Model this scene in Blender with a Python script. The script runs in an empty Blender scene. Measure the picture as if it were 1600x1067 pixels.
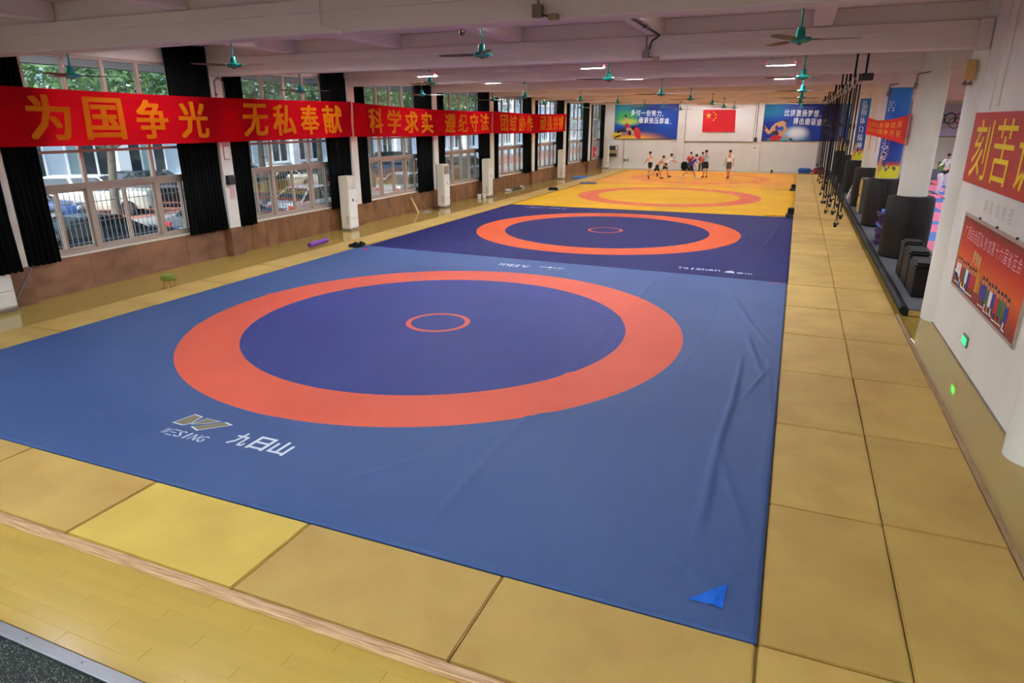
import bpy, bmesh, math, random
from mathutils import Vector, Matrix
R = math.radians
random.seed(7)
scn = bpy.context.scene
C = scn.collection

# ------------------------------------------------------------------ camera
FPX, YAW, PITCH, ROLL = 1024.38, .3963, .3236, -.0033
CAM = Vector((-.16, -4.211, 3.6025))
_f = Vector((-math.sin(YAW)*math.cos(PITCH), math.cos(YAW)*math.cos(PITCH), -math.sin(PITCH)))
_r0 = Vector((math.cos(YAW), math.sin(YAW), 0)); _u0 = _r0.cross(_f)
_r = _r0*math.cos(ROLL)+_u0*math.sin(ROLL); _u = -_r0*math.sin(ROLL)+_u0*math.cos(ROLL)
cam = bpy.data.cameras.new('camera'); cam.sensor_width = 36; cam.lens = 36*FPX/1600
cam.clip_end = 500
co = bpy.data.objects.new('camera', cam); C.objects.link(co)
co.matrix_world = Matrix(((_r.x, _u.x, -_f.x, CAM.x), (_r.y, _u.y, -_f.y, CAM.y), (_r.z, _u.z, -_f.z, CAM.z), (0, 0, 0, 1)))
scn.camera = co

def _ray(px, py): return _f+_r*((px-800)/FPX)-_u*((py-533.5)/FPX)
def onX(px, py, x):
    d = _ray(px, py); return CAM+d*((x-CAM.x)/d.x)
def onY(px, py, y):
    d = _ray(px, py); return CAM+d*((y-CAM.y)/d.y)
def onZ(px, py, z):
    d = _ray(px, py); return CAM+d*((z-CAM.z)/d.z)

# ------------------------------------------------------------------ world, sun, exposure
scn.view_settings.view_transform = 'Standard'; scn.view_settings.look = 'None'
scn.view_settings.gamma = 1; scn.view_settings.use_curve_mapping = False
scn.view_settings.exposure = 1.2
W = bpy.data.worlds.new('sky'); scn.world = W; W.use_nodes = True
nt = W.node_tree; bg = nt.nodes['Background']
sky = nt.nodes.new('ShaderNodeTexSky'); sky.sky_type = 'NISHITA'; sky.sun_disc = False
sky.sun_elevation = R(48); sky.sun_rotation = R(200); sky.air_density = 1.0; sky.dust_density = 4.0; sky.ozone_density = 1.0
nt.links.new(sky.outputs[0], bg.inputs[0]); bg.inputs[1].default_value = 0.42
sl = bpy.data.lights.new('sun', 'SUN'); sl.energy = 2.8; sl.angle = R(1.5); sl.color = (1, .95, .86)
so = bpy.data.objects.new('sun', sl); C.objects.link(so)
so.rotation_euler = (R(38), 0, R(8))     # shines down the alley, not through the windows
TUBE = 158.0                               # brightness of the ceiling tube lamps

# ------------------------------------------------------------------ materials
def lin(c):
    return tuple(((v/255)/12.92 if v/255 <= .04045 else ((v/255+.055)/1.055)**2.4) for v in c)+(1,)
MATS = {}
def M(name, rgb=(128, 128, 128), rough=.5, metal=0, var=0, scale=6, rgb2=None, bump=0, bscale=40, spec=.5, rnd=0, emit=None, es=0, stretch=None, detail=4, trans=0, trgb=None, contrast=None):
    if name in MATS: return MATS[name]
    m = bpy.data.materials.new(name); m.use_nodes = True; n = m.node_tree; p = n.nodes['Principled BSDF']
    p.inputs['Roughness'].default_value = rough; p.inputs['Metallic'].default_value = metal
    p.inputs['Specular IOR Level'].default_value = spec
    p.inputs['Base Color'].default_value = lin(rgb)
    col = None
    if var or rgb2 or bump:
        g = n.nodes.new('ShaderNodeNewGeometry'); mp = n.nodes.new('ShaderNodeMapping')
        n.links.new(g.outputs['Position'], mp.inputs['Vector'])
        if stretch: mp.inputs['Scale'].default_value = stretch
    if var or rgb2:
        t = n.nodes.new('ShaderNodeTexNoise'); t.inputs['Scale'].default_value = scale; t.inputs['Detail'].default_value = detail
        n.links.new(mp.outputs[0], t.inputs['Vector'])
        rp = n.nodes.new('ShaderNodeValToRGB')
        lo, hi = contrast or (.3, .7)
        rp.color_ramp.elements[0].position = lo; rp.color_ramp.elements[1].position = hi
        a = lin(rgb); b = lin(rgb2) if rgb2 else tuple(max(0, v*(1-var)) for v in a[:3])+(1,)
        rp.color_ramp.elements[0].color = b; rp.color_ramp.elements[1].color = a
        n.links.new(t.outputs['Fac'], rp.inputs[0]); col = rp.outputs[0]
    if rnd:
        oi = n.nodes.new('ShaderNodeObjectInfo'); hs = n.nodes.new('ShaderNodeHueSaturation')
        mr = n.nodes.new('ShaderNodeMapRange'); mr.inputs['To Min'].default_value = 1-rnd; mr.inputs['To Max'].default_value = 1+rnd
        n.links.new(oi.outputs['Random'], mr.inputs['Value']); n.links.new(mr.outputs[0], hs.inputs['Value'])
        if col: n.links.new(col, hs.inputs['Color'])
        else: hs.inputs['Color'].default_value = lin(rgb)
        col = hs.outputs[0]
    if col: n.links.new(col, p.inputs['Base Color'])
    if bump:
        t2 = n.nodes.new('ShaderNodeTexNoise'); t2.inputs['Scale'].default_value = bscale; t2.inputs['Detail'].default_value = 3
        n.links.new(mp.outputs[0], t2.inputs['Vector'])
        b2 = n.nodes.new('ShaderNodeBump'); b2.inputs['Strength'].default_value = bump; b2.inputs['Distance'].default_value = .02
        n.links.new(t2.outputs['Fac'], b2.inputs['Height']); n.links.new(b2.outputs[0], p.inputs['Normal'])
    if emit:
        p.inputs['Emission Color'].default_value = lin(emit); p.inputs['Emission Strength'].default_value = es
    if trans:                      # thin cloth: light passes through it
        tr = n.nodes.new('ShaderNodeBsdfTranslucent'); mx = n.nodes.new('ShaderNodeMixShader'); mx.inputs[0].default_value = trans
        if col: n.links.new(col, tr.inputs[0])
        else: tr.inputs[0].default_value = lin(trgb or rgb)
        o = n.nodes['Material Output']; n.links.new(p.outputs[0], mx.inputs[1]); n.links.new(tr.outputs[0], mx.inputs[2]); n.links.new(mx.outputs[0], o.inputs[0])
    MATS[name] = m; return m
def glass(name, tint=(235, 243, 245), refl=.5):
    m = bpy.data.materials.new(name); m.use_nodes = True; n = m.node_tree; n.nodes.clear()
    o = n.nodes.new('ShaderNodeOutputMaterial'); t = n.nodes.new('ShaderNodeBsdfTransparent'); t.inputs[0].default_value = lin(tint)
    g = n.nodes.new('ShaderNodeBsdfGlossy'); g.inputs['Roughness'].default_value = .02
    f = n.nodes.new('ShaderNodeFresnel'); f.inputs[0].default_value = 1.45
    k = n.nodes.new('ShaderNodeMath'); k.operation = 'MULTIPLY'; k.inputs[1].default_value = refl
    x = n.nodes.new('ShaderNodeMixShader')
    n.links.new(f.outputs[0], k.inputs[0]); n.links.new(k.outputs[0], x.inputs[0]); n.links.new(t.outputs[0], x.inputs[1]); n.links.new(g.outputs[0], x.inputs[2]); n.links.new(x.outputs[0], o.inputs[0])
    MATS[name] = m; return m

mWall = M('white_wall', (226, 221, 210), .75, var=.10, scale=1.2, bump=.08, bscale=30)
mCeil = M('ceiling_paint', (226, 211, 206), .85, var=.06, scale=.8)
mBackWall = M('back_wall_paint', (228, 222, 214), .8, var=.08, scale=.7)
mFloor = M('varnished_floor', (174, 144, 68), .09, var=.12, scale=1.0, stretch=(1, .25, 1), spec=.6)
mPlank = M('yellow_plank', (192, 162, 76), .2, var=.10, scale=3, stretch=(.3, 2.5, 1), rnd=.035, spec=.55)
mRubber = M('speckled_rubber', (26, 30, 30), .9, rgb2=(120, 132, 118), scale=95, contrast=(.37, .42), bump=.4, bscale=200)
mSteel = M('brushed_steel', (150, 151, 155), .42, 1, var=.15, scale=30, stretch=(.2, 8, 1))
mTile = M('tan_canvas', (196, 164, 84), .62, rgb2=(172, 136, 66), scale=1.3, rnd=.07, bump=.15, bscale=260, detail=7, contrast=(.25, .75))
mTileY = M('yellow_canvas', (212, 184, 80), .6, rgb2=(196, 164, 70), scale=1.6, bump=.15, bscale=260, detail=7)
mBatten = M('pine_batten', (205, 172, 128), .55, rgb2=(165, 118, 72), scale=5, stretch=(.6, 14, 14), contrast=(.35, .6))
mBatten2 = M('worn_batten', (178, 142, 96), .65, rgb2=(120, 92, 62), scale=5, stretch=(14, .8, 14))
mPly = M('plywood', (146, 100, 62), .5, rgb2=(92, 60, 36), scale=3.0, stretch=(1, 1, .5), rnd=.13, detail=8, contrast=(.25, .75))
mPlyB = M('plywood_rose', (148, 106, 80), .5, rgb2=(106, 70, 48), scale=2.4, stretch=(1, .6, 1), rnd=.13, detail=8, contrast=(.25, .75))
mCurtain = M('black_curtain', (10, 13, 12), .95, spec=.1)
mAlu = M('window_aluminium', (176, 160, 146), .45, .2)
mGlass = glass('window_glass')
mGrille = M('window_bars', (150, 152, 154), .4, .5)
mSill = M('sill_paint', (214, 205, 192), .6)
mBlk = M('black_vinyl', (15, 14, 14), .6, spec=.25, var=.3, scale=4)
mBlkPad = M('brown_black_leather', (25, 16, 12), .6, spec=.25, var=.25, scale=3)
mGreyTop = M('grey_carpet', (78, 80, 84), .9, bump=.2, bscale=200)
mWhite = M('white_plastic', (232, 230, 222), .35)
mWhiteWarm = M('warm_white_plastic', (224, 214, 194), .4)
mDark = M('dark_plastic', (30, 30, 32), .5)
mTeal = M('teal_enamel', (14, 138, 122), .25)
mTeal2 = M('bright_teal_enamel', (40, 168, 178), .25)
mBlade = M('fan_blade', (66, 50, 42), .4)
mIron = M('dark_iron', (58, 52, 50), .5, .6)
mConduit = M('grey_conduit', (120, 108, 98), .5)
mLampWhite = M('lamp_housing', (236, 230, 230), .4)
mTube = M('lit_tube', (255, 255, 255), .3, emit=(238, 246, 255), es=TUBE)

# ------------------------------------------------------------------ mesh helpers
class MB:
    def __init__(s): s.v = []; s.f = []; s.mi = []
    def add(s, vs, fs, mi=0):
        b = len(s.v); s.v += [tuple(v) for v in vs]; s.f += [tuple(b+i for i in f) for f in fs]; s.mi += [mi]*len(fs); return s
    def box(s, x0, y0, z0, x1, y1, z1, mi=0, mat=None):
        vs = [Vector((x, y, z)) for z in (z0, z1) for y in (y0, y1) for x in (x0, x1)]
        if mat: vs = [mat@v for v in vs]
        return s.add(vs, [(0, 2, 3, 1), (4, 5, 7, 6), (0, 1, 5, 4), (2, 6, 7, 3), (0, 4, 6, 2), (1, 3, 7, 5)], mi)
    def tube(s, path, r, n=8, mi=0, cap=True, squash=None):
        path = [Vector(p) for p in path]; k = len(path); rr = r if isinstance(r, (list, tuple)) else [r]*k
        vs = []; up = None
        for i, p in enumerate(path):
            d = (path[min(i+1, k-1)]-path[max(i-1, 0)]).normalized()
            a = Vector((0, 0, 1)) if abs(d.z) < .9 else Vector((1, 0, 0))
            if up is None: up = (a-d*a.dot(d)).normalized()
            else:
                up = (up-d*up.dot(d)); up = up.normalized() if up.length > 1e-6 else (a-d*a.dot(d)).normalized()
            sd = d.cross(up)
            for j in range(n):
                t = 2*math.pi*j/n
                q = squash or (1, 1)
                vs.append(p+(up*math.cos(t)*q[0]+sd*math.sin(t)*q[1])*rr[i])
        fs = [(i*n+j, i*n+(j+1) % n, (i+1)*n+(j+1) % n, (i+1)*n+j) for i in range(k-1) for j in range(n)]
        if cap: fs += [tuple(range(n))[::-1], tuple((k-1)*n+j for j in range(n))]
        return s.add(vs, fs, mi)
    def lathe(s, prof, n=16, c=(0, 0, 0), mi=0, mat=None, cap=True):
        vs = []
        for r, z in prof:
            for j in range(n):
                t = 2*math.pi*j/n; v = Vector((c[0]+r*math.cos(t), c[1]+r*math.sin(t), c[2]+z)); vs.append(mat@v if mat else v)
        k = len(prof)
        fs = [(i*n+j, i*n+(j+1) % n, (i+1)*n+(j+1) % n, (i+1)*n+j) for i in range(k-1) for j in range(n)]
        if cap: fs += [tuple(range(n))[::-1], tuple((k-1)*n+j for j in range(n))]
        return s.add(vs, fs, mi)
    def prism(s, pts, d, mi=0):
        d = Vector(d); a = [Vector(p) for p in pts]; n = len(a)
        return s.add(a+[p+d for p in a], [tuple(range(n))[::-1], tuple(range(n, 2*n))]+[(i, (i+1) % n, n+(i+1) % n, n+i) for i in range(n)], mi)
    def ball(s, c, r, n=12, m=8, mi=0, sc=(1, 1, 1)):
        prof = [(max(1e-4, math.sin(math.pi*i/m))*r, -math.cos(math.pi*i/m)*r) for i in range(m+1)]
        M4 = Matrix.Translation(Vector(c))@Matrix.Diagonal((sc[0], sc[1], sc[2], 1))
        return s.lathe(prof, n, (0, 0, 0), mi, M4)
    def poly(s, pts, mi=0): return s.add(pts, [tuple(range(len(pts)))], mi)
    def mesh(s, name, mats, smooth=False, bevel=0, segs=1):
        me = bpy.data.meshes.new(name); me.from_pydata(s.v, [], s.f)
        for m in (mats if isinstance(mats, (list, tuple)) else [mats]): me.materials.append(m)
        me.polygons.foreach_set('material_index', s.mi)
        bm = bmesh.new(); bm.from_mesh(me)
        bmesh.ops.recalc_face_normals(bm, faces=bm.faces)
        if bevel: bmesh.ops.bevel(bm, geom=[e for e in bm.edges], offset=bevel, segments=segs, affect='EDGES', clamp_overlap=True)
        bm.to_mesh(me); bm.free()
        if smooth:
            me.polygons.foreach_set('use_smooth', [True]*len(me.polygons))
            if hasattr(me, 'set_sharp_from_angle'): me.set_sharp_from_angle(angle=R(40))
        return me
    def build(s, name, mats, parent=None, **k): return obj(name, s.mesh(name, mats, **k), parent)
def obj(name, data, parent=None):
    o = bpy.data.objects.new(name, data); C.objects.link(o)
    if parent: o.parent = parent
    return o
def tag(o, label=None, cat=None, group=None, kind=None):
    if label: o['label'] = label
    if cat: o['category'] = cat
    if group: o['group'] = group
    if kind: o['kind'] = kind
    return o
def thing(name, label, cat, loc=(0, 0, 0), rz=0, group=None):
    o = obj(name, None); o.location = loc; o.rotation_euler = (0, 0, rz); o.empty_display_size = .1
    return tag(o, label, cat, group)
def struct(o): o['kind'] = 'structure'; return o
def copy_tree(o, parent=None):
    c = o.copy(); C.objects.link(c); c.parent = parent
    for ch in list(o.children): copy_tree(ch, c)
    return c
def smooth01(t): t = max(0, min(1, t)); return t*t*(3-2*t)

# lettering: flat glyph outlines laid on the surface that carries them
_glyph = {}
def glyph_mesh(s, bold=.02):
    key = (s, bold)
    if key in _glyph: return _glyph[key]
    cu = bpy.data.curves.new('letter', 'FONT'); cu.body = s; cu.align_x = 'CENTER'; cu.resolution_u = 2
    o = bpy.data.objects.new('letter', cu); C.objects.link(o)
    dg = bpy.context.evaluated_depsgraph_get(); me = bpy.data.meshes.new_from_object(o.evaluated_get(dg))
    bpy.data.objects.remove(o); bpy.data.curves.remove(cu)
    if bold > 0:                     # heavier strokes: the same outline laid down again, shifted a little
        bm = bmesh.new()
        for lay, (dx, dy) in enumerate(((-1, -.6), (1, -.6), (-1, .6), (1, .6))):
            n0 = len(bm.verts); bm.from_mesh(me); bm.verts.ensure_lookup_table()
            for v in bm.verts[n0:]: v.co.x += dx*bold; v.co.y += dy*bold; v.co.z = lay*.0007
        bm.to_mesh(me); bm.free()
    xs = [v.co.x for v in me.vertices]; ys = [v.co.y for v in me.vertices]
    _glyph[key] = (me, min(xs), max(xs), min(ys), max(ys)); return _glyph[key]
def glyph(s, c, right, up, w, h, mat, parent, name='character', bold=.02, warp=None, lift=0):
    me, x0, x1, y0, y1 = glyph_mesh(s, bold)
    m2 = me.copy(); right = Vector(right).normalized(); up = Vector(up).normalized(); nn = right.cross(up); c = Vector(c)
    for v in m2.vertices:
        a = (v.co.x-(x0+x1)/2)/(x1-x0)*w; b = (v.co.y-(y0+y1)/2)/(y1-y0)*h
        p = c+right*a+up*b+nn*lift; dz = nn*v.co.z
        v.co = (warp(p) if warp else p)+dz
    m2.materials.clear(); m2.materials.append(mat)
    return obj(name, m2, parent)

# ------------------------------------------------------------------ the setting
XL, XR, YB, YN, FZ = -15.0, 2.62, 50.7, -9.0, -.05
BAYS = [7.13+5.985*k for k in range(-2, 7)]
COLY = [4.2+6*k for k in range(8)]
SLAB, BB = 5.5, 4.77
# floors
struct(MB().box(XL-.2, -2.0, FZ-.2, 15.2, YB, FZ).build('floor', mFloor))
floor = bpy.data.objects['floor']
fr = struct(MB().box(XL, YN, FZ-.2, 15.2, -2.0, FZ+.004).build('floor_rubber', mRubber))
# planks of the varnished strip in front of the mats
pl = MB().box(0, 0, 0, 1.1955, .1181, .006).mesh('plank', mPlank, bevel=.0008)
for row in range(7):
    x = -9.6-(row*.47) % 1.2
    while x < 2.4:
        o = obj('plank', pl, floor); o.location = (x, -1.93+row*.1185, FZ+.0005); x += 1.198
trim = struct(MB().box(-12, -2.04, FZ, 2.6, -1.945, FZ+.028).build('trim_1', mSteel, bevel=.006))
for i in range(24):
    MB().lathe([(.006, 0), (.006, .002), (.003, .003)], 8, (-11.6+i*.6, -1.99, FZ+.0275)).build('screw', mIron, trim)

# left wall with window openings
wl = MB()
wl.box(XL-.25, YN, FZ, XL, YB, .76)
wl.box(XL-.25, YN, 5.02, XL, YB, SLAB+.3)
edges = [YN]
for c in BAYS: edges += [c-2.45, c+2.45]
edges += [46.6, 50.2, YB]
for a, b in zip(edges[0::2], edges[1::2]): wl.box(XL-.25, a, .76, XL, b, 5.02)
wall_left = struct(wl.build('wall_left', mWall))
for y in [4.2+6*k for k in range(-2, 8)]:
    MB().box(XL-.02, y-.2, FZ, XL+.22, y+.2, SLAB).build('pilaster', mWall, wall_left, bevel=.012)
# plywood wainscot: every sheet its own piece
for k in range(-1, 8):
    y0 = 4.4+6*k; y1 = min(y0+5.6, 50.6); y = y0+.005
    while y < y1-.1:
        w = random.choice([1.2, 1.5, .7, .45, 1.0]) if k < 1 else random.choice([.5, .6, .62, .8, 1.1])
        w = min(w, y1-y); t = random.uniform(.016, .03)
        MB().box(XL, y, FZ, XL+t, y+w-.008, .745-random.uniform(0, .015)).build('wood_panel', mPlyB if k < 1 else mPly, wall_left, bevel=.003)
        y += w
    yp = 4.2+6*k
    MB().box(XL+.2, yp-.215, FZ, XL+.238, yp+.215, .745).build('wood_panel', mPlyB if k < 2 else mPly, wall_left, bevel=.003)
    MB().box(XL+.0, yp-.235, FZ, XL+.238, yp-.202, .745).build('wood_panel', mPly, wall_left, bevel=.003)
# other walls
wb = struct(MB().box(XL-.25, YB, FZ, 15.4, YB+.25, SLAB+.3).build('wall_back', mBackWall))
for x in (-14.2+5.5, -3.0):
    MB().box(x-.28, YB-.1, FZ, x+.28, YB+.02, SLAB).build('pilaster', mBackWall, wb, bevel=.01)
MB().box(-8.42, YB-.05, 2.06, -3.28, YB-.02, 2.11).build('frame_strip', mConduit, wb)
MB().box(-8.44, YB-.05, 2.06, -8.40, YB-.02, 4.9).build('frame_strip', mConduit, wb)
MB().box(-3.32, YB-.05, 2.06, -3.28, YB-.02, 4.9).build('frame_strip', mConduit, wb)
for a, b in ((-13.3, 4.0), (-2.45, 4.0), (-10.2, 4.6)): pass
MB().tube([(-13.2, YB-.03, FZ+.02), (-13.2, YB-.03, 2.2)], .02, 6).build('conduit', mConduit, wb)
MB().tube([(-3.15, YB-.12, 2.3), (-3.15, YB-.12, 5.0)], .02, 6).build('conduit', mDark, wb)
wr = MB().box(XR, YN, FZ, XR+.25, 10.2, SLAB+.3)
wall_right = struct(wr.build('wall_right', mWall))
MB().box(XR-.012, 4.2, FZ, XR+.01, 9.9, FZ+.02).build('skirting', mConduit, wall_right)
MB().box(XR-.03, 8.5, 3.8, XR, 8.62, SLAB).build('cable_trunk', mWall, wall_right, bevel=.006)
MB().box(XR-.02, 9.0, 3.76, XR, 9.06, SLAB).build('cable_trunk', mWall, wall_right)
MB().tube([(2.42, 10.0, 2.25), (2.40, 10.2, 2.25)], .012, 6).build('cable_clip', mConduit, wall_right)
# the wall behind the camera, and the far side of the neighbouring hall, tall windows added in both for daylight
def pierced(name, axis, pos, a0, a1, openings, z0=.9, z1=4.9, th=.25, mat=mWall):
    m = MB(); es = [a0]
    for p, q in openings: es += [p, q]
    es += [a1]
    def b(p, q, z, zz):
        if axis == 'y': m.box(p, pos, z, q, pos+th, zz)
        else: m.box(pos, p, z, pos+th, q, zz)
    b(a0, a1, FZ-.15, z0); b(a0, a1, z1, SLAB+.3)
    for p, q in zip(es[0::2], es[1::2]): b(p, q, z0, z1)
    return struct(m.build(name, mat))
wn = pierced('wall_near', 'y', YN-.25, XL-.25, XR+.25, [(-14+4.1*i, -10.4+4.1*i) for i in range(4)])
wf = pierced('wall_far_right', 'x', 15.2, 4.2, YB, [(6+6*k, 10.6+6*k) for k in range(7)])
struct(MB().box(XR+.25, 4.0, FZ, 15.4, 4.2, SLAB+.3).build('wall_side', mWall))

# ceiling: slab, deep cross beams, shallow ribs
ceiling = struct(MB().box(XL-.25, YN-.25, SLAB, 15.4, YB+.25, SLAB+.25).build('ceiling', mCeil))
for y in [4.2+6*k for k in range(-2, 8)]:
    bo = struct(MB().box(XL, y-.19, BB, 15.2, y+.19, SLAB).build('ceiling_beam', mCeil, bevel=.012))
    MB().box(XL+.02, y-.25, 5.04, 2.42, y-.185, 5.2).build('cable_trunk', mCeil, bo, bevel=.006)
    if abs(y-10.2) < .1: MB().box(2.425, y-.36, 4.72, 2.60, y-.18, 5.2).build('cable_trunk', mCeil, bo, bevel=.006)
for x in range(-12, 15, 3):
    for k in range(-2, 8):
        y0 = max(4.2+6*k+.19, YN); y1 = min(4.2+6*(k+1)-.19, YB)
        struct(MB().box(x-.16, y0, 5.22, x+.16, y1, SLAB).build('ceiling_rib', mCeil, bevel=.01))

# windows: aluminium frame, rails, stiles, sashes, panes, bars outside
def bar_y(m, y0, y1, z, h, d=.05): m.box(-d, y0, z-h/2, d, y1, z+h/2)
def bar_z(m, y, w, z0, z1, d=.045): m.box(-d, y-w/2, z0, d, y+w/2, z1)
def make_window(H, lower, upper, name):
    w = obj(name, None); w['kind'] = 'structure'
    f = MB(); bar_y(f, -H, H, .82, .06); bar_y(f, -H, H, 4.99, .06); bar_z(f, -H+.03, .06, .8, 5.0); bar_z(f, H-.03, .06, .8, 5.0)
    f.build('frame', mAlu, w)
    for z, h in ((2.25, .13), (3.0, .06), (3.74, .06)):
        m = MB(); bar_y(m, -H+.05, H-.05, z, h, .04); m.build('rail', mAlu, w)
    for y in lower:
        m = MB(); bar_z(m, y, .075, .84, 3.72); m.build('mullion', mAlu, w)
    for y in upper:
        m = MB(); bar_z(m, y, .075, 3.76, 4.97); m.build('mullion', mAlu, w)
    def pane(y0, y1, z0, z1, x=0):
        MB().box(x-.003, y0, z0, x+.003, y1, z1).build('pane', mGlass, w)
    ys = [-H+.06]+[v for v in lower]+[H-.06]
    for a, b in zip(ys, ys[1:]):
        pane(a+.04, b-.04, 3.03, 3.71); pane(a+.04, b-.04, 2.32, 2.97)
        mid = (a+b)/2
        for y0, y1, x in ((a+.03, mid+.03, .03), (mid-.03, b-.03, -.03)):      # two sliding sashes
            if x < 0 and b-a > 1.6 and name.endswith(('3', '4', '5')): continue  # one sash pushed open
            s = MB()
            for yy in (y0+.03, y1-.03): s.box(x-.018, yy-.03, .86, x+.018, yy+.03, 2.18)
            for zz in (.885, 2.155): s.box(x-.018, y0, zz-.03, x+.018, y1, zz+.03)
            s.build('sash', mAlu, w); pane(y0+.05, y1-.05, .9, 2.13, x)
    ys = [-H+.06]+[v for v in upper]+[H-.06]
    for a, b in zip(ys, ys[1:]): pane(a+.035, b-.035, 3.78, 4.95)
    g = MB(); y = -H+.08
    while y < H-.05: g.box(-.175, y-.006, .84, -.163, y+.006, 2.2); y += .125
    for z in (.95, 1.4, 1.85): g.box(-.18, -H+.02, z-.008, -.165, H-.02, z+.008)
    tag(g.build('grille', mGrille, w), kind='stuff')
    MB().box(-.12, -H-.03, .74, .12, H+.03, .785).build('window_sill', mSill, w, bevel=.006)
    w.location = (XL-.09, 0, 0); return w
for i, c in enumerate(BAYS):
    if i == 0:
        w0 = make_window(2.45, (-.9, .9), (-1.83, -.93, 0, .9, 1.8), 'window_1'); w0.location.y = c; w = w0
    else:
        w = copy_tree(w0); w.location.y = c; w.name = 'window_%d' % (i+1)
wl2 = make_window(1.8, (-.6, .6), (-1.2, -.4, .4, 1.2), 'window_%d' % (len(BAYS)+1)); wl2.location.y = 48.4
# daylight windows added behind the camera and in the neighbouring hall: frame and glass
nwin = len(BAYS)+2
def added_window(n, loc, rz, H):
    w = obj('window_%d' % n, None); w['kind'] = 'structure'; w.location = loc; w.rotation_euler = (0, 0, rz)
    m = MB()
    for z in (.93, 2.9, 4.87): m.box(-.04, -H, z-.03, .04, H, z+.03)
    for y in (-H+.03, 0, H-.03): m.box(-.04, y-.03, .9, .04, y+.03, 4.9)
    m.build('frame', mAlu, w)
    for a, b in ((-H, 0), (0, H)):
        for z0, z1 in ((.96, 2.87), (2.93, 4.84)): MB().box(-.003, a+.03, z0, .003, b-.03, z1).build('pane', mGlass, w)
for i in range(4): added_window(nwin+i, (-12.2+4.1*i, YN-.12, 0), R(90), 1.8)
for k in range(7): added_window(nwin+4+k, (15.32, 8.3+6*k, 0), 0, 2.3)

# columns
def column(y, wrap=None):
    o = MB().lathe([(.35, FZ), (.35, 4.9), (.35, SLAB+.05)], 40, (0, 0, 0)).build('column', mWall, smooth=True)
    o.location = (2.8, y, 0); return struct(o)
for y in COLY: column(y)

# platform along the columns, black padded nosing
pf = struct(MB().box(2.22, 10.25, FZ, 3.7, YB, .085).build('platform', mGreyTop))
MB().box(2.2, 10.2, FZ, 2.24, YB-.1, .08).build('front_board', mBlk, pf)
MB().box(2.24, 10.22, FZ+.01, 2.7, 10.255, .06).build('end_panel', mTile, pf)
y = 10.2; i = 0
while y < 50:
    L = 4.0; sec = MB().tube([(2.16, y+.01, .06), (2.16, y+L-.02, .06)], .085, 12)
    sec.build('padded_nosing', mBlk, pf, smooth=True); y += L
# battens that hold the floor mats
b = MB().box(-12.2, -1.105, FZ, 2.1, -1.02, FZ+.052).build('floor_batten', mBatten, bevel=.004)
tag(b, 'long pale pine batten along the front edge of the mats', 'batten')
b = MB().box(2.01, -1.02, FZ, 2.07, 10.1, FZ+.045).build('floor_batten', mBatten2, bevel=.004)
tag(b, 'thin worn wooden batten between the mats and the right wall', 'batten')

# ------------------------------------------------------------------ floor mats (1 x 2 m pads)
def pad(w, l): return MB().box(.006, .006, FZ+.001, w-.006, l-.006, 0).mesh('floor_pad', mTile, bevel=.012, segs=2)
pad21 = pad(2, 1); pad12 = pad(1, 2)
pad21y = pad21.copy(); pad21y.materials[0] = mTileY
FP = {-12: 'third tan floor pad on the window side of the bright yellow pad', -10: 'second tan floor pad on the window side of the bright yellow pad', -8: 'tan floor pad touching the window side of the bright yellow pad', -4: 'tan floor pad touching the platform side of the bright yellow pad', -2: 'tan front-row floor pad beside the blue mat corner with the blue tape'}
for i, x in enumerate(range(-12, 0, 2)):
    o = obj('floor_pad', pad21y if x == -6 else pad21); o.location = (x, -1.01, random.uniform(-.004, 0)); o.rotation_euler.z = R(random.uniform(-.15, .15))
    tag(o, FP.get(x, 'brighter yellow canvas floor pad in the front row by the pine batten'), 'floor mat', 'floor pads of the front row')
def near_mat(y): return 'steel blue mat' if y < 12 else 'navy mat' if y < 24 else 'golden mat' if y < 36 else 'amber mat'
for x, lab, grp in ((0, 'tan canvas floor pad touching the platform-side edge of the %s', 'floor pads beside the wrestling mats'),
                    (1, 'tan canvas floor pad in the outer row opposite the %s', 'floor pads beside the platform'),
                    (-13.12, 'tan canvas floor pad between the window wall and the %s', 'floor pads on the window side')):
    for k in range(-1 if x >= 0 else 0, 24):
        o = obj('floor_pad', pad12); dy = .0 if x != 1 else .03; y = 2*k+dy+(1.15 if x < 0 else 0)
        o.location = (x+.01, y, random.uniform(-.005, 0)); o.rotation_euler.z = R(random.uniform(-.12, .12))
        tag(o, lab % near_mat(y+1), 'floor mat', grp+', '+near_mat(y+1))
mPadEnd = None

# ------------------------------------------------------------------ wrestling mats
def fold_fn(folds):
    segs = []
    for pts, h, w in folds:
        P = [Vector(onZ(a, b, 0).to_2d()) for a, b in pts]
        for i, (p, q) in enumerate(zip(P, P[1:])):
            h0 = h*(.35 if i == 0 else 1); h1 = h*(.3 if i == len(P)-2 else 1)
            segs.append((p, q, h0*1.5, h1*1.5, w*.85))
    def H(x, y):
        z = 0; v = Vector((x, y))
        for p, q, h0, h1, w in segs:
            d = q-p; L2 = d.length_squared; t = (v-p).dot(d)/L2
            if t < -.2 or t > 1.2: continue
            tc = max(0, min(1, t)); dd = (v-(p+d*tc)).length
            if dd < 3*w: z = max(z, (h0+(h1-h0)*tc)*math.exp(-(dd/w)**2))
        return z
    return H
def dist_to_edge(c, th, x0, x1, y0, far):
    dx, dy = math.cos(th), math.sin(th); t = 1e9
    if dx > 1e-9: t = min(t, (x1-c[0])/dx)
    if dx < -1e-9: t = min(t, (x0-c[0])/dx)
    if dy < -1e-9: t = min(t, (y0-c[1])/dy)
    a, b = far; k = dy-b*dx
    if k > 1e-9: t = min(t, (a+b*c[0]-c[1])/k)
    return t
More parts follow.
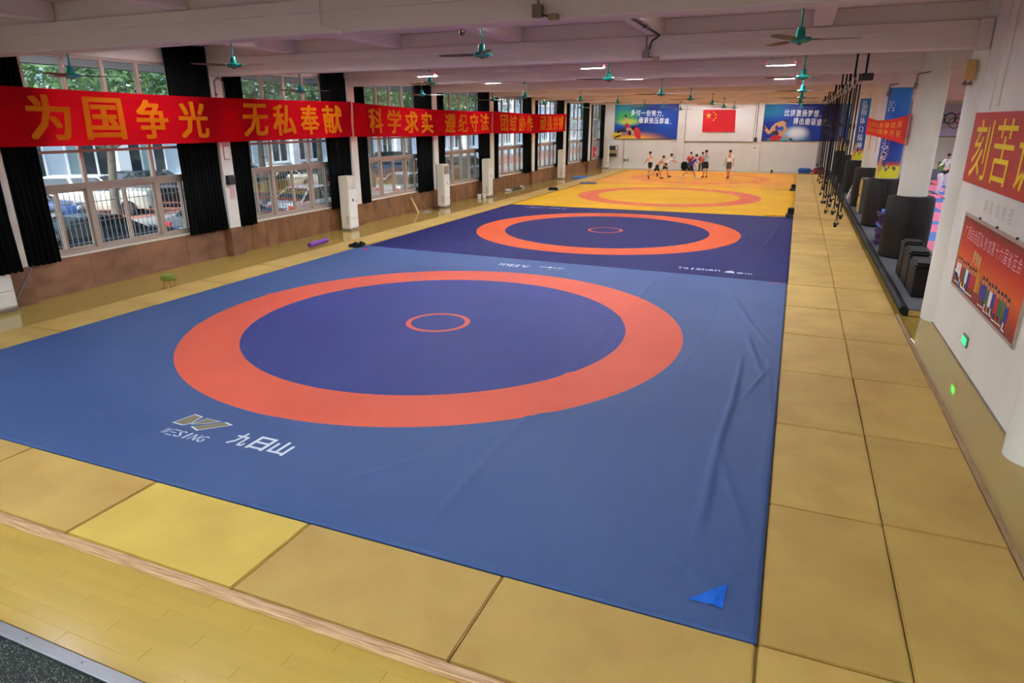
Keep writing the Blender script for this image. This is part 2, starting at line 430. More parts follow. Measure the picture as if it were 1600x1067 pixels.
def wrestling_mat(label, c, x0, x1, y0, far, mats, H, z, N=720, nf=46, centre=True, ni=30, nr=10):
    t = thing('wrestling_mat', label, 'wrestling mat', (c[0], c[1], 0), 0, 'wrestling mats laid end to end')
    a, b = far
    ths = sorted([2*math.pi*i/N for i in range(N)]+[math.atan2(py-c[1], px-c[0]) % (2*math.pi) for px, py in ((x0, y0), (x1, y0), (x0, a+b*x0), (x1, a+b*x1))])
    n = len(ths)
    def ringmesh(name, r0, r1, k, mat):
        vs = []; fs = []
        for j in range(k+1):
            for th in ths:
                e = r1 if r1 else dist_to_edge(c, th, x0, x1, y0, far)
                r = r0+(e-r0)*j/k; px, py = c[0]+r*math.cos(th), c[1]+r*math.sin(th)
                edge = smooth01((e-r)/.15) if not r1 else 1
                zz = z+H(px, py)*max(edge, .3)
                vs.append((px-c[0], py-c[1], zz))
        for j in range(k):
            for i in range(n):
                q = (j*n+i, j*n+(i+1) % n, (j+1)*n+(i+1) % n, (j+1)*n+i)
                fs.append(q)
        if not r1:                                        # hem that turns down to the floor pads
            base = len(vs)
            for i in range(n):
                v = vs[k*n+i]; vs.append((v[0], v[1], -.03 if v[1]+c[1] < 12.03 or y0 > 1 else .0025))
            for i in range(n): fs.append((k*n+i, k*n+(i+1) % n, base+(i+1) % n, base+i))
        me = bpy.data.meshes.new(name); me.from_pydata(vs, [], fs); me.materials.append(mat)
        me.polygons.foreach_set('use_smooth', [True]*len(me.polygons))
        return obj(name, me, t)
    ringmesh('outer_field', 4.5, None, nf, mats[0])
    ringmesh('ring_zone', 3.5, 4.5, nr, mats[1])
    if centre:
        ringmesh('inner_field', .606, 3.5, ni, mats[2]); ringmesh('centre_ring', .51, .606, 2, mats[1]); ringmesh('centre_disc', .0001, .51, 6, mats[2])
    else: ringmesh('inner_field', .0001, 3.5, ni, mats[2])
    MB().box(x0+.02-c[0], y0+.02-c[1], FZ+.001, x1-.02-c[0], min(a+b*x0, a+b*x1)-.02-c[1], -.012).build('foam_core', mBlk, t)
    return t
def vinyl(name, rgb, rgb2, rough=.4, s=.7, bump=.3, spec=.45, contrast=(.3, .7)):
    return M(name, rgb, rough, rgb2=rgb2, scale=s, bump=bump, bscale=9, detail=7, spec=spec, contrast=contrast)
v1 = vinyl('steel_blue_vinyl', (62, 86, 132), (54, 78, 126), .55, .45, spec=.22)
v1r = vinyl('coral_vinyl', (216, 92, 66), (204, 84, 60), .55, spec=.22)
v1n = vinyl('navy_vinyl', (44, 54, 122), (38, 48, 112), .55, spec=.2)
v2 = vinyl('dark_navy_vinyl', (24, 27, 86), (20, 22, 76), .58, bump=.5, spec=.1)
v2r = vinyl('orange_vinyl', (216, 86, 34), (204, 78, 30), .55, spec=.15)
v3 = vinyl('golden_vinyl', (222, 174, 6), (212, 158, 6), .6, .5, spec=.12)
v3r = vinyl('faded_red_vinyl', (206, 84, 58), (222, 128, 56), .5, 2.5, spec=.12, contrast=(.28, .5))
v4 = vinyl('amber_vinyl', (224, 156, 26), (212, 138, 26), .5, .5, spec=.12)
v4r = vinyl('pale_red_vinyl', (206, 100, 46), (220, 140, 40), .5, 1.2, spec=.12, contrast=(.35, .6))
folds1 = [([(1159, 559), (1145.5, 623), (1125, 684), (1112, 738), (1098, 800), (1082, 850)], .022, .045),
          ([(1139, 454), (1169, 501.5), (1199.5, 538.6)], .020, .04), ([(1167, 525), (1178, 555), (1189, 582)], .02, .05),
          ([(1024, 437), (960, 506), (882, 589), (810, 668), (744, 738), (690, 800), (650, 850)], .012, .05),
          ([(690, 702), (745, 690), (801, 670), (845, 648), (930, 615)], .012, .05), ([(1206, 570), (1180, 600), (1157, 628)], .012, .03),
          ([(540, 748), (600, 735), (690, 704)], .012, .04), ([(930, 905), (955, 835), (985, 780)], .010, .05), ([(1145, 955), (1095, 905), (1066, 880), (1030, 850)], .012, .04),
          ([(1120, 640), (1130, 730), (1150, 790), (1165, 850)], .010, .03), ([(1200, 560), (1205, 640), (1190, 760), (1182, 900)], .008, .03), ([(1110, 530), (1085, 545), (1060, 580)], .008, .03),
          ([(330, 470), (310, 500), (300, 530)], .010, .05), ([(400, 445), (430, 455), (395, 475)], .012, .05), ([(60, 600), (150, 640), (230, 690)], .008, .05),
          ([(1030, 440), (1010, 470), (1000, 490)], .008, .03), ([(1130, 450), (1090, 540), (1075, 560)], .009, .03), ([(470, 420), (560, 405), (640, 395)], .008, .05),
          ([(20, 700), (100, 716), (200, 726)], .010, .03), ([(560, 830), (620, 842), (700, 862)], .007, .04), ([(420, 760), (500, 790), (560, 800)], .006, .04),
          ([(1150, 880), (1105, 960), (1060, 960)], .008, .03), ([(1120, 860), (1140, 900), (1160, 930)], .008, .03), ([(380, 560), (420, 640), (520, 700)], .004, .05)]
folds2 = [([(1188, 345), (1165, 365), (1150, 380)], .015, .05), ([(1222, 345), (1208, 368), (1190, 392)], .018, .05), ([(1180, 350), (1160, 378), (1155, 400)], .012, .04),
          ([(1215, 360), (1200, 385)], .015, .05), ([(640, 395), (700, 380), (745, 372)], .012, .05), ([(1010, 375), (950, 385), (900, 392)], .006, .05), ([(1105, 395), (1140, 380), (1170, 370)], .012, .04)]
m1 = wrestling_mat('steel blue wrestling mat with coral ring and navy centre beside the pine batten', (-6.038, 6.215), -12.09, 0, 0, (12.06, -.041), (v1, v1r, v1n), fold_fn(folds1), .007, N=900, nf=60)
m2 = wrestling_mat('dark navy wrestling mat with orange ring and small orange centre circle', (-6.0, 18.22), -12.0, .02, 12.07, (23.98, 0), (v2, v2r, v2), fold_fn(folds2), .001, N=600, nf=40)
m3 = wrestling_mat('golden yellow wrestling mat with worn red ring next to the navy mat', (-5.95, 30.1), -12.0, .02, 24.0, (36.0, 0), (v3, v3r, v3), lambda x, y: 0, .001, N=300, nf=10, centre=False)
m4 = wrestling_mat('amber yellow wrestling mat with faded red ring where people play', (-5.95, 42.0), -12.0, .02, 36.02, (48.2, 0), (v4, v4r, v4), lambda x, y: 0, .001, N=300, nf=10, centre=False)
mPrint = M('white_print', (214, 222, 232), .5); mPrintG = M('gold_print', (122, 112, 82), .5); mPrintR = M('red_print', (196, 52, 66), .5)
H1 = fold_fn(folds1)
def on_mat(m, z, Hf=None):
    def w(p): return Vector((p.x-m.location.x, p.y-m.location.y, z+(Hf(p.x, p.y) if Hf else 0)))
    return w
w1 = on_mat(m1, .0105, H1)
ux = Vector((1, 0, 0)); uy = Vector((0, 1, 0)); uz = Vector((0, 0, 1))
for i, ch in enumerate('W=SING'):
    glyph({'=': 'Ξ'}.get(ch, ch), (-6.91+i*.118, .885, 0), ux+.0*uy, uy+.15*ux, .1 if ch != 'I' else .03, .15, mPrint, m1, 'logo_letter', .0, w1)
for pts in ([(-7.02, 1.1), (-6.86, 1.09), (-6.80, 1.16), (-6.82, 1.34), (-6.96, 1.36)], [(-6.76, 1.15), (-6.62, 1.22), (-6.50, 1.33), (-6.72, 1.33)], [(-6.70, 1.10), (-6.56, 1.05), (-6.30, 1.30), (-6.42, 1.33), (-6.60, 1.17)]):
    ctr = Vector((sum(p[0] for p in pts)/len(pts), sum(p[1] for p in pts)/len(pts)))
    big = [ctr+(Vector(p)-ctr)*1.16 for p in pts]
    MB().poly([(p[0]-m1.location.x, p[1]-m1.location.y, .0092) for p in big]).build('logo_outline', mPrint, m1)
    MB().poly([(p[0]-m1.location.x, p[1]-m1.location.y, .0104) for p in pts]).build('logo_shape', mPrintG, m1)
for i, ch in enumerate('九日山'): glyph(ch, (-5.87+i*.3, 1.06, 0), ux, uy, .25, .3, mPrint, m1, 'logo_letter', .025, w1)
for i, ch in enumerate('九日山'): glyph(ch, (-6.36-i*.3, 11.5, 0), -ux, -uy, .25, .28, mPrint, m1, 'logo_letter', .02, w1)
for i, ch in enumerate('WESING'): glyph(ch, (-5.35-i*.118, 11.62, 0), -ux, -uy, .09, .13, mPrint, m1, 'logo_letter', 0, w1)
for s in (0, .2): MB().poly([(-5.55-s-m1.location.x, 11.36-m1.location.y, .0104), (-5.42-s-m1.location.x, 11.32-m1.location.y, .0104), (-5.36-s-m1.location.x, 11.45-m1.location.y, .0104)]).build('logo_shape', mPrintG, m1)
for i, ch in enumerate('九日山'): glyph(ch, (-.36+i*.1, 11.9, 0), ux, uy, .08, .1, mPrintR, m1, 'logo_letter', .02, w1)
w2 = on_mat(m2, .006)
for i, ch in enumerate('TaiShan'): glyph(ch, (-2.58+i*.155, 12.86, 0), ux, uy, .06 if ch == 'i' else .135, .2 if ch in 'TiSh' else .15, mPrint, m2, 'logo_letter', .012, w2)
MB().poly([(x-m2.location.x, y-m2.location.y, .0055) for x, y in ((-1.48, 12.72), (-1.22, 12.70), (-1.25, 12.86), (-1.33, 12.96), (-1.42, 12.88))]).build('logo_shape', mPrint, m2)
for i, ch in enumerate('泰山'): glyph(ch, (-1.1+i*.2, 12.76, 0), ux, uy, .17, .14, mPrint, m2, 'logo_letter', .03, w2)
for i, ch in enumerate('TAISHAN SPORTS'):
    if ch != ' ': glyph(ch, (-10.95+i*.14, 23.25, 0), ux, uy, .1, .16, mPrint, m2, 'logo_letter', .012, w2)
# bright blue patch of tape near the corner
tp = MB()
def tape(A_, B_, C_, N_=14):
    idx = {}; vs = []; fs = []
    for i in range(N_+1):
        for j in range(N_+1-i):
            q = A_+(B_-A_)*(i/N_)+(C_-A_)*(j/N_); idx[i, j] = len(vs); vs.append((q.x-m1.location.x, q.y-m1.location.y, .013+H1(q.x, q.y)))
    for i in range(N_):
        for j in range(N_-i):
            fs.append((idx[i, j], idx[i+1, j], idx[i, j+1]))
            if j < N_-i-1: fs.append((idx[i+1, j], idx[i+1, j+1], idx[i, j+1]))
    tp.add(vs, fs)
tape(onZ(1129, 952, 0), onZ(1136, 915, 0), onZ(1090, 932, 0)); tape(onZ(1129, 952, 0), onZ(1090, 932, 0), onZ(1094, 942, 0)); tape(onZ(1072, 937, 0), onZ(1094, 942, 0), onZ(1090, 932, 0))
tp.build('repair_tape', M('blue_tape', (16, 104, 220), .6, spec=.2, var=.3, scale=6), m1)
m1.children[-1]['label'] = 'bright blue triangular repair tape'

# ------------------------------------------------------------------ curtains
def curtain(y0, y1, label, folds=None):
    n = 90; L = y1-y0; f = folds or max(5, int(L*9)); vs = []; fs = []; ph = random.random()*6
    rows = [5.48, 4.2, 3.0, 1.8, .72]
    for r, z in enumerate(rows):
        pinch = [1, 1, .99, .97, 1.02][r]
        for i in range(n+1):
            u = i/n; y = y0+L/2+(u-.5)*L*pinch
            x = .05*math.sin(u*f*2*math.pi+ph+.25*r)*(.7+.3*math.sin(7*u+r))+.012*math.sin(u*f*4.3+r)
            vs.append((x, y-(y0+L/2), z+(.015*math.sin(u*f*2*math.pi) if r == 4 else 0)))
    for r in range(len(rows)-1):
        for i in range(n): fs.append((r*(n+1)+i, r*(n+1)+i+1, (r+1)*(n+1)+i+1, (r+1)*(n+1)+i))
    t = thing('curtain', label, 'curtain', (XL+.16, y0+L/2, 0), 0, 'black curtains along the window wall')
    me = bpy.data.meshes.new('cloth'); me.from_pydata(vs, [], fs); me.materials.append(mCurtain)
    me.polygons.foreach_set('use_smooth', [True]*len(me.polygons)); o = obj('cloth', me, t)
    s = o.modifiers.new('thick', 'SOLIDIFY'); s.thickness = .006
    MB().tube([(0, -L/2-.1, 5.46), (0, L/2+.1, 5.46)], .014, 8).build('rail', mIron, t)
    return t
ORD = ['ninth', 'eighth', 'seventh', 'sixth', 'fifth', 'fourth', 'third', 'second']
for i, c in enumerate(BAYS):
    if c < 0: continue
    w_ = ORD[max(0, i-1)]+' window from the back wall'
    if c > 4: curtain(c-2.72, c-2.0, 'narrow black curtain at the left edge of the '+w_)
    if c < 4: cu_ = curtain(2.8, 4.12, 'wide black curtain hanging in front of an air conditioner whose foot shows below'); cu_.location.x = XL+.455
    else: curtain(c+1.55, min(c+2.86, 45.95), 'wide black curtain at the right edge of the '+w_)
curtain(46.3, 46.9, 'narrow black curtain at the left edge of the last window before the corner'); curtain(49.4, 50.4, 'wide black curtain next to the corner of the hall')

# ------------------------------------------------------------------ slogan banners on the window wall
mBan = M('red_banner_cloth', (226, 14, 34), .8, trans=.72, trgb=(255, 26, 34), spec=.05); mBanY = M('gold_banner_letter', (226, 140, 24), .7, trans=.55, trgb=(255, 170, 30), spec=.1)
def banner(label, y0, y1, zb0, zb1, zt0, zt1, words):
    t = thing('slogan_banner', label, 'banner', (XL+.585, y0, 0), 0, 'red slogan banners on the window wall')
    n = 100; L = y1-y0
    def surf(y, v):
        u = (y-y0)/L; sag = .06*math.sin(math.pi*u)
        zb = zb0+(zb1-zb0)*u-sag; zt = zt0+(zt1-zt0)*u-sag*1.2
        x = .012*math.sin(u*40)+.02*math.sin(u*17+v*3)+.015*math.sin((u*9-v)*5)
        return Vector((x, y-y0, zb+(zt-zb)*v))
    vs = [surf(y0+L*i/n, j/6) for j in range(7) for i in range(n+1)]
    fs = [(j*(n+1)+i, j*(n+1)+i+1, (j+1)*(n+1)+i+1, (j+1)*(n+1)+i) for j in range(6) for i in range(n)]
    me = bpy.data.meshes.new('cloth'); me.from_pydata(vs, [], fs); me.materials.append(mBan); me.polygons.foreach_set('use_smooth', [True]*len(fs)); obj('cloth', me, t)
    for ch, yc, w in words:
        u = (yc-y0)/L; zc = .5; h = .78
        def warp(p):
            s = surf(p.y, (p.z+.5)); return Vector((s.x+.034, s.y, s.z))
        glyph(ch, (0, yc, 0), uy, uz, w, h, mBanY, t, 'character', .028, warp)
    MB().tube([surf(y0, 1)+Vector((0, -.25, .02)), surf(y0, 1)], .006, 5).build('cord', mWhite, t); MB().tube([surf(y1, 1), surf(y1, 1)+Vector((-.2, .06, .03))], .006, 5).build('cord', mWhite, t)
    return t
banner('long red banner with gold characters reaching to the air conditioner nearest the purple roller', 2.2, 15.62, 3.2, 3.13, 4.34, 4.26,
       [(c, 5.25+1.215*i, .92) for i, c in enumerate('为国争光')]+[(c, 11.05+1.17*i, .95) for i, c in enumerate('无私奉献')])
banner('long red banner with gold characters hanging above two floor-standing air conditioners', 15.72, 27.35, 3.12, 3.06, 4.24, 4.08,
       [(c, 17.07+1.23*i, .95) for i, c in enumerate('科学求实')]+[(c, 22.85+1.2*i, .92) for i, c in enumerate('遵纪守法')])
banner('long red banner with gold characters ending before the last two windows', 27.45, 39.15, 3.05, 2.99, 4.1, 4.07,
       [(c, 28.85+1.22*i, .95) for i, c in enumerate('团结协作')]+[(c, 34.75+1.12*i, .92) for i, c in enumerate('顽强拼搏')])

# ------------------------------------------------------------------ floor-standing air conditioners
def make_ac(dark):
    t = thing('air_conditioner', 'x', 'air conditioner')
    MB().box(-.19, -.26, .06, .17, .26, 1.88).build('body', mWhiteWarm, t, bevel=.02, segs=2)
    MB().box(-.2, -.27, 0, .19, .27, .055).build('base', mConduit, t, bevel=.008)
    fp = MB().box(.165, -.235, .42, .19, .235, 1.42).build('front_panel', mWhite, t, bevel=.01)
    MB().box(.188, -.03, 1.0, .194, .03, 1.1).build('display', mDark, fp); MB().box(.188, .15, .98, .193, .2, 1.02).build('badge', mConduit, fp)
    MB().box(.165, -.235, .1, .19, .235, .38).build('lower_panel', mWhite, t, bevel=.01)
    MB().box(.15, -.225, 1.46, .175, .225, 1.8).build('air_outlet', mDark if dark else mWhiteWarm, t)
    for i in range(7): MB().box(.165, -.225, 1.48+i*.046, .186, .225, 1.492+i*.046).build('louvre', mWhite, t)
    for i in range(6): MB().box(.02, -.264, .25+i*.05, .14, -.255, .262+i*.05).build('intake_slot', mDark, t)
    return t
ac0 = make_ac(False); ac1 = make_ac(True)
for i, (x, y, rz, lab) in enumerate(((-14.55, 15.28, 0, 'white floor-standing air conditioner between the second and third windows'), (-14.55, 22.3, 0, 'white floor-standing air conditioner under the middle of the second banner'),
                              (-14.52, 26.95, 0, 'white floor-standing air conditioner where the second and third banners meet'), (-14.5, 38.7, 0, 'white floor-standing air conditioner under the end of the last banner'),
                              (-14.8, 3.68, 0, 'white floor-standing air conditioner mostly hidden behind a black curtain'), (-14.5, 50.2, 0, 'white floor-standing air conditioner in the corner at the back wall'))):
    t = (ac0, ac1)[i] if i < 2 else copy_tree(ac0); t.location = (x, y, FZ); t.rotation_euler.z = rz
    tag(t, lab, 'air conditioner', 'floor-standing air conditioners')

# ------------------------------------------------------------------ ceiling fans
def make_fan(teal):
    t = thing('ceiling_fan', 'x', 'ceiling fan')
    MB().tube([(0, 0, .55), (0, 0, 1.6)], .009, 6).build('hook', mIron, t)
    MB().lathe([(.035, .43), (.058, .445), (.064, .53), (.055, .555), (.02, .565)], 14).build('canopy_cup', teal, t, smooth=True)
    MB().tube([(0, 0, .12), (0, 0, .45)], .016, 10).build('rod', teal, t, smooth=True)
    MB().lathe([(.07, .035), (.066, .09), (.054, .16), (.025, .175)], 14).build('motor_cup', teal, t, smooth=True)
    mt = MB().lathe([(.03, -.055), (.10, -.046), (.156, -.014), (.164, .008), (.15, .028), (.06, .042)], 20).build('motor', teal, t, smooth=True)
    MB().lathe([(.03, -.07), (.035, -.05)], 10).build('cap', mIron, mt)
    for k in range(3):
        m = MB(); vs = []; n = 8
        for i in range(n+1):
            u = i/n; r = .16+.66*u; w = .058+.022*math.sin(math.pi*u) if u < .97 else .045
            tw = .20*(1-.4*u)
            vs += [(r, -w, -math.sin(tw)*w-.005), (r, w, math.sin(tw)*w-.005), (r, -w, -math.sin(tw)*w), (r, w, math.sin(tw)*w)]
        fs = []
        for i in range(n):
            a = 4*i; b = a+4; fs += [(a, b, b+1, a+1), (a+2, a+3, b+3, b+2), (a, a+2, b+2, b), (a+1, b+1, b+3, a+3)]
        fs += [(0, 1, 3, 2), (4*n, 4*n+2, 4*n+3, 4*n+1)]
        m.add(vs, fs); bl = m.build('blade', mBlade, t); bl.rotation_euler.z = R(120*k)
        br = MB().box(.12, -.022, -.004, .26, .022, .008).build('blade_bracket', teal, bl)
    return t
fan0 = make_fan(mTeal); fan1 = make_fan(mTeal2)
FANS = [(112, 118, 5.2, 175, 1), (365, 102, 7.2, 0, 0), (753, 85, 7.2, 183, 0), (1250, 62, 7.2, 5, 0), (470, 142, 12.0, 20, 1), (672, 130, 13.2, 165, 0), (951, 123, 13.2, 190, 0), (1255, 120, 13.2, 60, 0),
        (659, 148, 18.8, 30, 1), (820, 151, 19.2, 200, 0), (1033, 147, 19.2, 185, 0), (1254, 142, 19.2, 75, 1), (770, 156, 25.2, 210, 0), (907, 156, 25.2, 180, 0), (1079, 155, 25.2, 60, 0), (1252, 153, 25.2, 40, 0),
        (850, 162, 31.2, 10, 0), (965, 160, 31.2, 170, 0), (1113, 162, 31.2, 50, 0), (1250, 160, 31.2, 100, 0), (908, 168, 37.2, 0, 1), (1007, 166, 37.2, 90, 0), (1131, 167, 37.2, 30, 0), (1252, 168, 37.2, 20, 1), (1063, 171, 43.2, 10, 0), (1147, 168.5, 43.2, 80, 0), (1037, 168, 43.2, 45, 0)]
used = {}
for px, py, y, a, k in FANS:
    p = onY(px, py, y); src = (fan0, fan1)[k]; t = src if not used.get(k) else copy_tree(src); used[k] = 1
    t.location = p; t.rotation_euler.z = R(a)
    top = SLAB if min(abs(p.x-3*j) for j in range(-6, 2)) > .16 else 5.22
    for ch in t.children:
        if ch.name.startswith('hook'): ch.scale.z = 1; ch.data = MB().tube([(0, 0, .55), (0, 0, top-p.z)], .009, 6).mesh('hook', mIron)
    row = 'first' if y < 7 else 'second' if y < 14 else 'third' if y < 20 else 'far'
    col = 'near the windows' if p.x < -12 else 'over the left of the mats' if p.x < -7 else 'over the middle of the mats' if p.x < -2 else 'over the right edge of the mats'
    tag(t, ('bright teal' if k else 'dark teal')+' ceiling fan '+col+(', before the back wall' if y > 24 else ', '+row+' bay from the batten'), 'ceiling fan', 'teal ceiling fans')

# ------------------------------------------------------------------ tube lamps
def make_lamp():
    t = thing('tube_lamp', 'x', 'ceiling lamp')
    MB().prism([(-.3, -.05, .06), (-.3, .05, .06), (-.3, .105, -.05), (-.3, .095, -.05), (-.3, .044, .05), (-.3, -.044, .05), (-.3, -.095, -.05), (-.3, -.105, -.05)], (.6, 0, 0)).build('housing', mLampWhite, t)
    for s in (-1, 1): MB().box(s*.3-.02, -.05, -.02, s*.3+.02, .05, .06).build('end_cap', M('pink_cap', (206, 60, 84), .4), t, bevel=.008)
    for s in (-1, 1): MB().tube([(-.28, s*.03, -.005), (.28, s*.03, -.005)], .022, 10).build('tube', mTube, t, smooth=True)
    for s in (-1, 1): MB().tube([(s*.2, 0, .06), (s*.2, 0, .6)], .005, 5).build('chain', mIron, t)
    return t
lamp0 = make_lamp()
LAMPS = [onY(665, 116.5, 12.1), onY(925, 103.5, 12.4), onY(1220, 98.5, 12.4), onY(768.5, 128, 19.2), onY(991, 121.5, 19.2), onY(1225, 120.5, 19.2)]
for y in (7.2, 13.2, 19.2, 25.2, 31.2, 37.2, 43.2, 48.4):          # lamps added unseen between the ribs to brighten the hall; far bays show glow
    for x in (-13.5, -10.5, -7.5, -4.5, -1.5): LAMPS.append(Vector((x+.35, y+.55, 5.36)))
for y in (-6.0, .8):  # unseen lamps added around the camera to light the near floor
    for x in (-10.5, -7.5, -4.5, -1.5): LAMPS.append(Vector((x, y, 5.36)))
for y in (13.2, 19.2, 25.2, 31.2, 37.2, 43.2):  # extra lamps put in to brighten the neighbouring hall
    for x in (5, 7.5, 10.5): LAMPS.append(Vector((x, y, 5.2)))
for i, p in enumerate(LAMPS):
    t = lamp0 if i == 0 else copy_tree(lamp0); t.location = p
    lab = ('lit white tube lamp hung on two chains in the second bay' if i < 3 else 'lit white tube lamp hung in the third bay of the ceiling' if i < 6 else 'lit white tube lamp added under the ceiling slab to brighten the hall')
    tag(t, lab, 'ceiling lamp', 'tube lamps under the ceiling')
    for ch in t.children:
        if ch.name.startswith('chain'): ch.data = MB().tube([(ch.data.vertices[0].co.x, 0, .05), (ch.data.vertices[0].co.x, 0, SLAB-p.z)], .005, 5).mesh('chain', mIron)

# ------------------------------------------------------------------ padded column bases and column posters
def arc_pad(r0, r1, z0, z1, a0, a1, n=18):
    m = MB(); vs = []
    prof = [(r0, z0), (r1, z0+.03), (r1+.012, (z0+z1)/2), (r1, z1-.07), (r1-.05, z1-.01), (r0, z1)]
    for i in range(n+1):
        a = a0+(a1-a0)*i/n; e = 1-.03*(i in (0, n))
        for r, z in prof: vs.append((r*e*math.cos(a), r*e*math.sin(a), z))
    k = len(prof); fs = [(i*k+j, i*k+(j+1) % k, (i+1)*k+(j+1) % k, (i+1)*k+j) for i in range(n) for j in range(k)]
    fs += [tuple(range(k)), tuple(n*k+j for j in range(k))[::-1]]
    return m.add(vs, fs)
pad_labels = {16.2: 'dark brown leather padding round the plain white column by the black benches', 22.2: 'dark brown leather padding round the blue postered column above the yellow band', 28.2: 'dark brown leather padding round the white column behind the steel cabinet',
              34.2: 'dark brown leather padding round the far blue postered column', 40.2: 'dark brown leather column padding near the back wall', 46.2: 'dark brown leather column padding next to the back wall'}
for y, lab in pad_labels.items():
    t = thing('column_padding', lab, 'padding', (2.8, y, .086), 0, 'leather column paddings')
    for k in range(3): arc_pad(.36, .56, 0, 1.63, R(-88+120*k), R(-88+120*k+119)).build('pad', mBlkPad, t, smooth=True)
def ramp_mat(name, stops, z0, z1, rough=.45):
    m = bpy.data.materials.new(name); m.use_nodes = True; n = m.node_tree; p = n.nodes['Principled BSDF']; p.inputs['Roughness'].default_value = rough
    g = n.nodes.new('ShaderNodeNewGeometry'); s = n.nodes.new('ShaderNodeSeparateXYZ'); mr = n.nodes.new('ShaderNodeMapRange'); rp = n.nodes.new('ShaderNodeValToRGB')
    mr.inputs['From Min'].default_value = z0; mr.inputs['From Max'].default_value = z1
    n.links.new(g.outputs['Position'], s.inputs[0]); n.links.new(s.outputs['Z'], mr.inputs['Value']); n.links.new(mr.outputs[0], rp.inputs[0])
    els = rp.color_ramp.elements
    while len(els) < len(stops): els.new(.5)
    for e, (q, c) in zip(els, stops): e.position = q; e.color = lin(c)
    n.links.new(rp.outputs[0], p.inputs['Base Color']); return m
mColP = ramp_mat('column_print', [(0, (214, 214, 26)), (.13, (222, 206, 30)), (.16, (190, 60, 50)), (.20, (24, 60, 140)), (.35, (14, 58, 150)), (.55, (12, 62, 160)), (1, (16, 120, 206))], 1.72, 4.62)
mSkin = M('skin', (205, 150, 118), .55); mSkinP = M('printed_skin', (206, 150, 100), .5); mBlueP = M('printed_blue', (30, 60, 160), .5); mDarkP = M('printed_dark', (40, 36, 40), .5)
mRedP = M('printed_red', (196, 34, 40), .5); mWhiteP = M('printed_white', (238, 238, 236), .5); mYelP = M('printed_yellow', (240, 206, 40), .5); mGold = M('printed_gold', (214, 160, 60), .5)
def col_poster(y, lab, text, t0):
    t = thing('column_poster', lab, 'poster', (2.8, y, 0), 0, 'printed wraps on the columns')
    MB().lathe([(.354, 1.74), (.356, 3), (.354, 4.62)], 40, cap=False).build('printed_sheet', mColP, t, smooth=True)
    base = math.atan2(-4.2-y, -.16-2.8)
    def cyl(off, r=.359):
        def w(p): a = base+off+p.x/.36; return Vector((r*math.cos(a), r*math.sin(a), p.z))
        return w
    for ch, z in text: glyph(ch, (0, 0, z), ux, uz, .26, .34, mWhiteP, t, 'character', .0, cyl(t0))
    def pr(pts, mt, name):
        w = cyl(0, .358); b = MB()
        cx = sum(p[0] for p in pts)/len(pts); cz = sum(p[1] for p in pts)/len(pts); n = len(pts)
        b.add([w(Vector((cx, 0, cz)))]+[w(Vector((p[0], 0, p[1]))) for p in pts], [(0, i+1, (i+1) % n+1) for i in range(n)]); b.build(name, mt, t)
    pr([(-.32, 1.78), (-.24, 2.0), (-.22, 2.4), (-.30, 2.55), (-.36, 2.2)], mSkinP, 'printed_figure')
    pr([(-.26, 1.95), (-.05, 1.95), (.02, 2.1), (-.1, 2.2), (-.16, 2.45), (-.26, 2.4)], mBlueP, 'printed_figure')
    pr([(.0, 2.05), (.22, 1.98), (.26, 2.06), (.2, 2.12), (.02, 2.14)], mDarkP, 'printed_figure')
    pr([(-.34, 2.5), (-.24, 2.48), (-.2, 2.58), (-.28, 2.66)], mDarkP, 'printed_figure')
col_poster(22.2, 'blue and yellow printed wrap with white characters on the column behind the red hanging banner', [('苦', 4.05), ('长', 3.45), ('志', 2.85), ('奇', 2.5)], -.62)
col_poster(34.2, 'blue and yellow printed wrap on the column beyond the red hanging banner', [('弘', 4.35), ('扬', 4.0), ('体', 3.6), ('育', 3.2), ('精', 2.8), ('神', 2.42)], -.35)
col_poster(46.2, 'blue and yellow printed wrap on the last column before the back wall', [('弘', 4.35), ('扬', 4.0)], -.35)

# red banner tied between columns
t = thing('hanging_banner', 'small red banner with yellow characters tied between the columns', 'banner', (2.38, 16.0, 0))
def bsurf(u, v):
    y = 11.9*u; x = .03*math.sin(u*9)-.05*math.sin(math.pi*u); zt = 3.74-.13*math.sin(math.pi*u)-.02*u; zb = 3.0+.05*math.sin(math.pi*u)+.05*u
    return Vector((x, y, zb+(zt-zb)*v))
n = 40; vs = [bsurf(i/n, j/4) for j in range(5) for i in range(n+1)]; fs = [(j*(n+1)+i, j*(n+1)+i+1, (j+1)*(n+1)+i+1, (j+1)*(n+1)+i) for j in range(4) for i in range(n)]
mBan2 = M('red_banner_matt', (222, 34, 28), .7, spec=.2); mBan2Y = M('orange_letter', (240, 150, 40), .7)
me = bpy.data.meshes.new('cloth'); me.from_pydata(vs, [], fs); me.materials.append(mBan2); obj('cloth', me, t)
for row in (0, 1):
    for i in range(8):
        def wq(p): q = bsurf(p.y, p.z); return Vector((q.x-.012, q.y, q.z))
        glyph('祝贺我队取得优异成绩为国争光'[(i+row*7) % 14], (0, 1-.12-i*.108, .70-.36*row), -uy, uz, .085, .28, mBan2Y, t, 'character', .02, wq)
for uu, vv, dy in ((0, 1, .03), (0, 0, .03), (1, 1, .12), (1, 0, .12)):
    q0 = bsurf(uu, vv); MB().tube([q0, Vector((.09, 0 if uu == 0 else 12.0, q0.z+.01))], .006, 5).build('tie_cord', mBan2, t)
for u in (.25, .5, .75): MB().tube([bsurf(u, 0), bsurf(u, 0)+Vector((0, 0, -.5))], .008, 5).build('fringe_cord', mBan2, t)

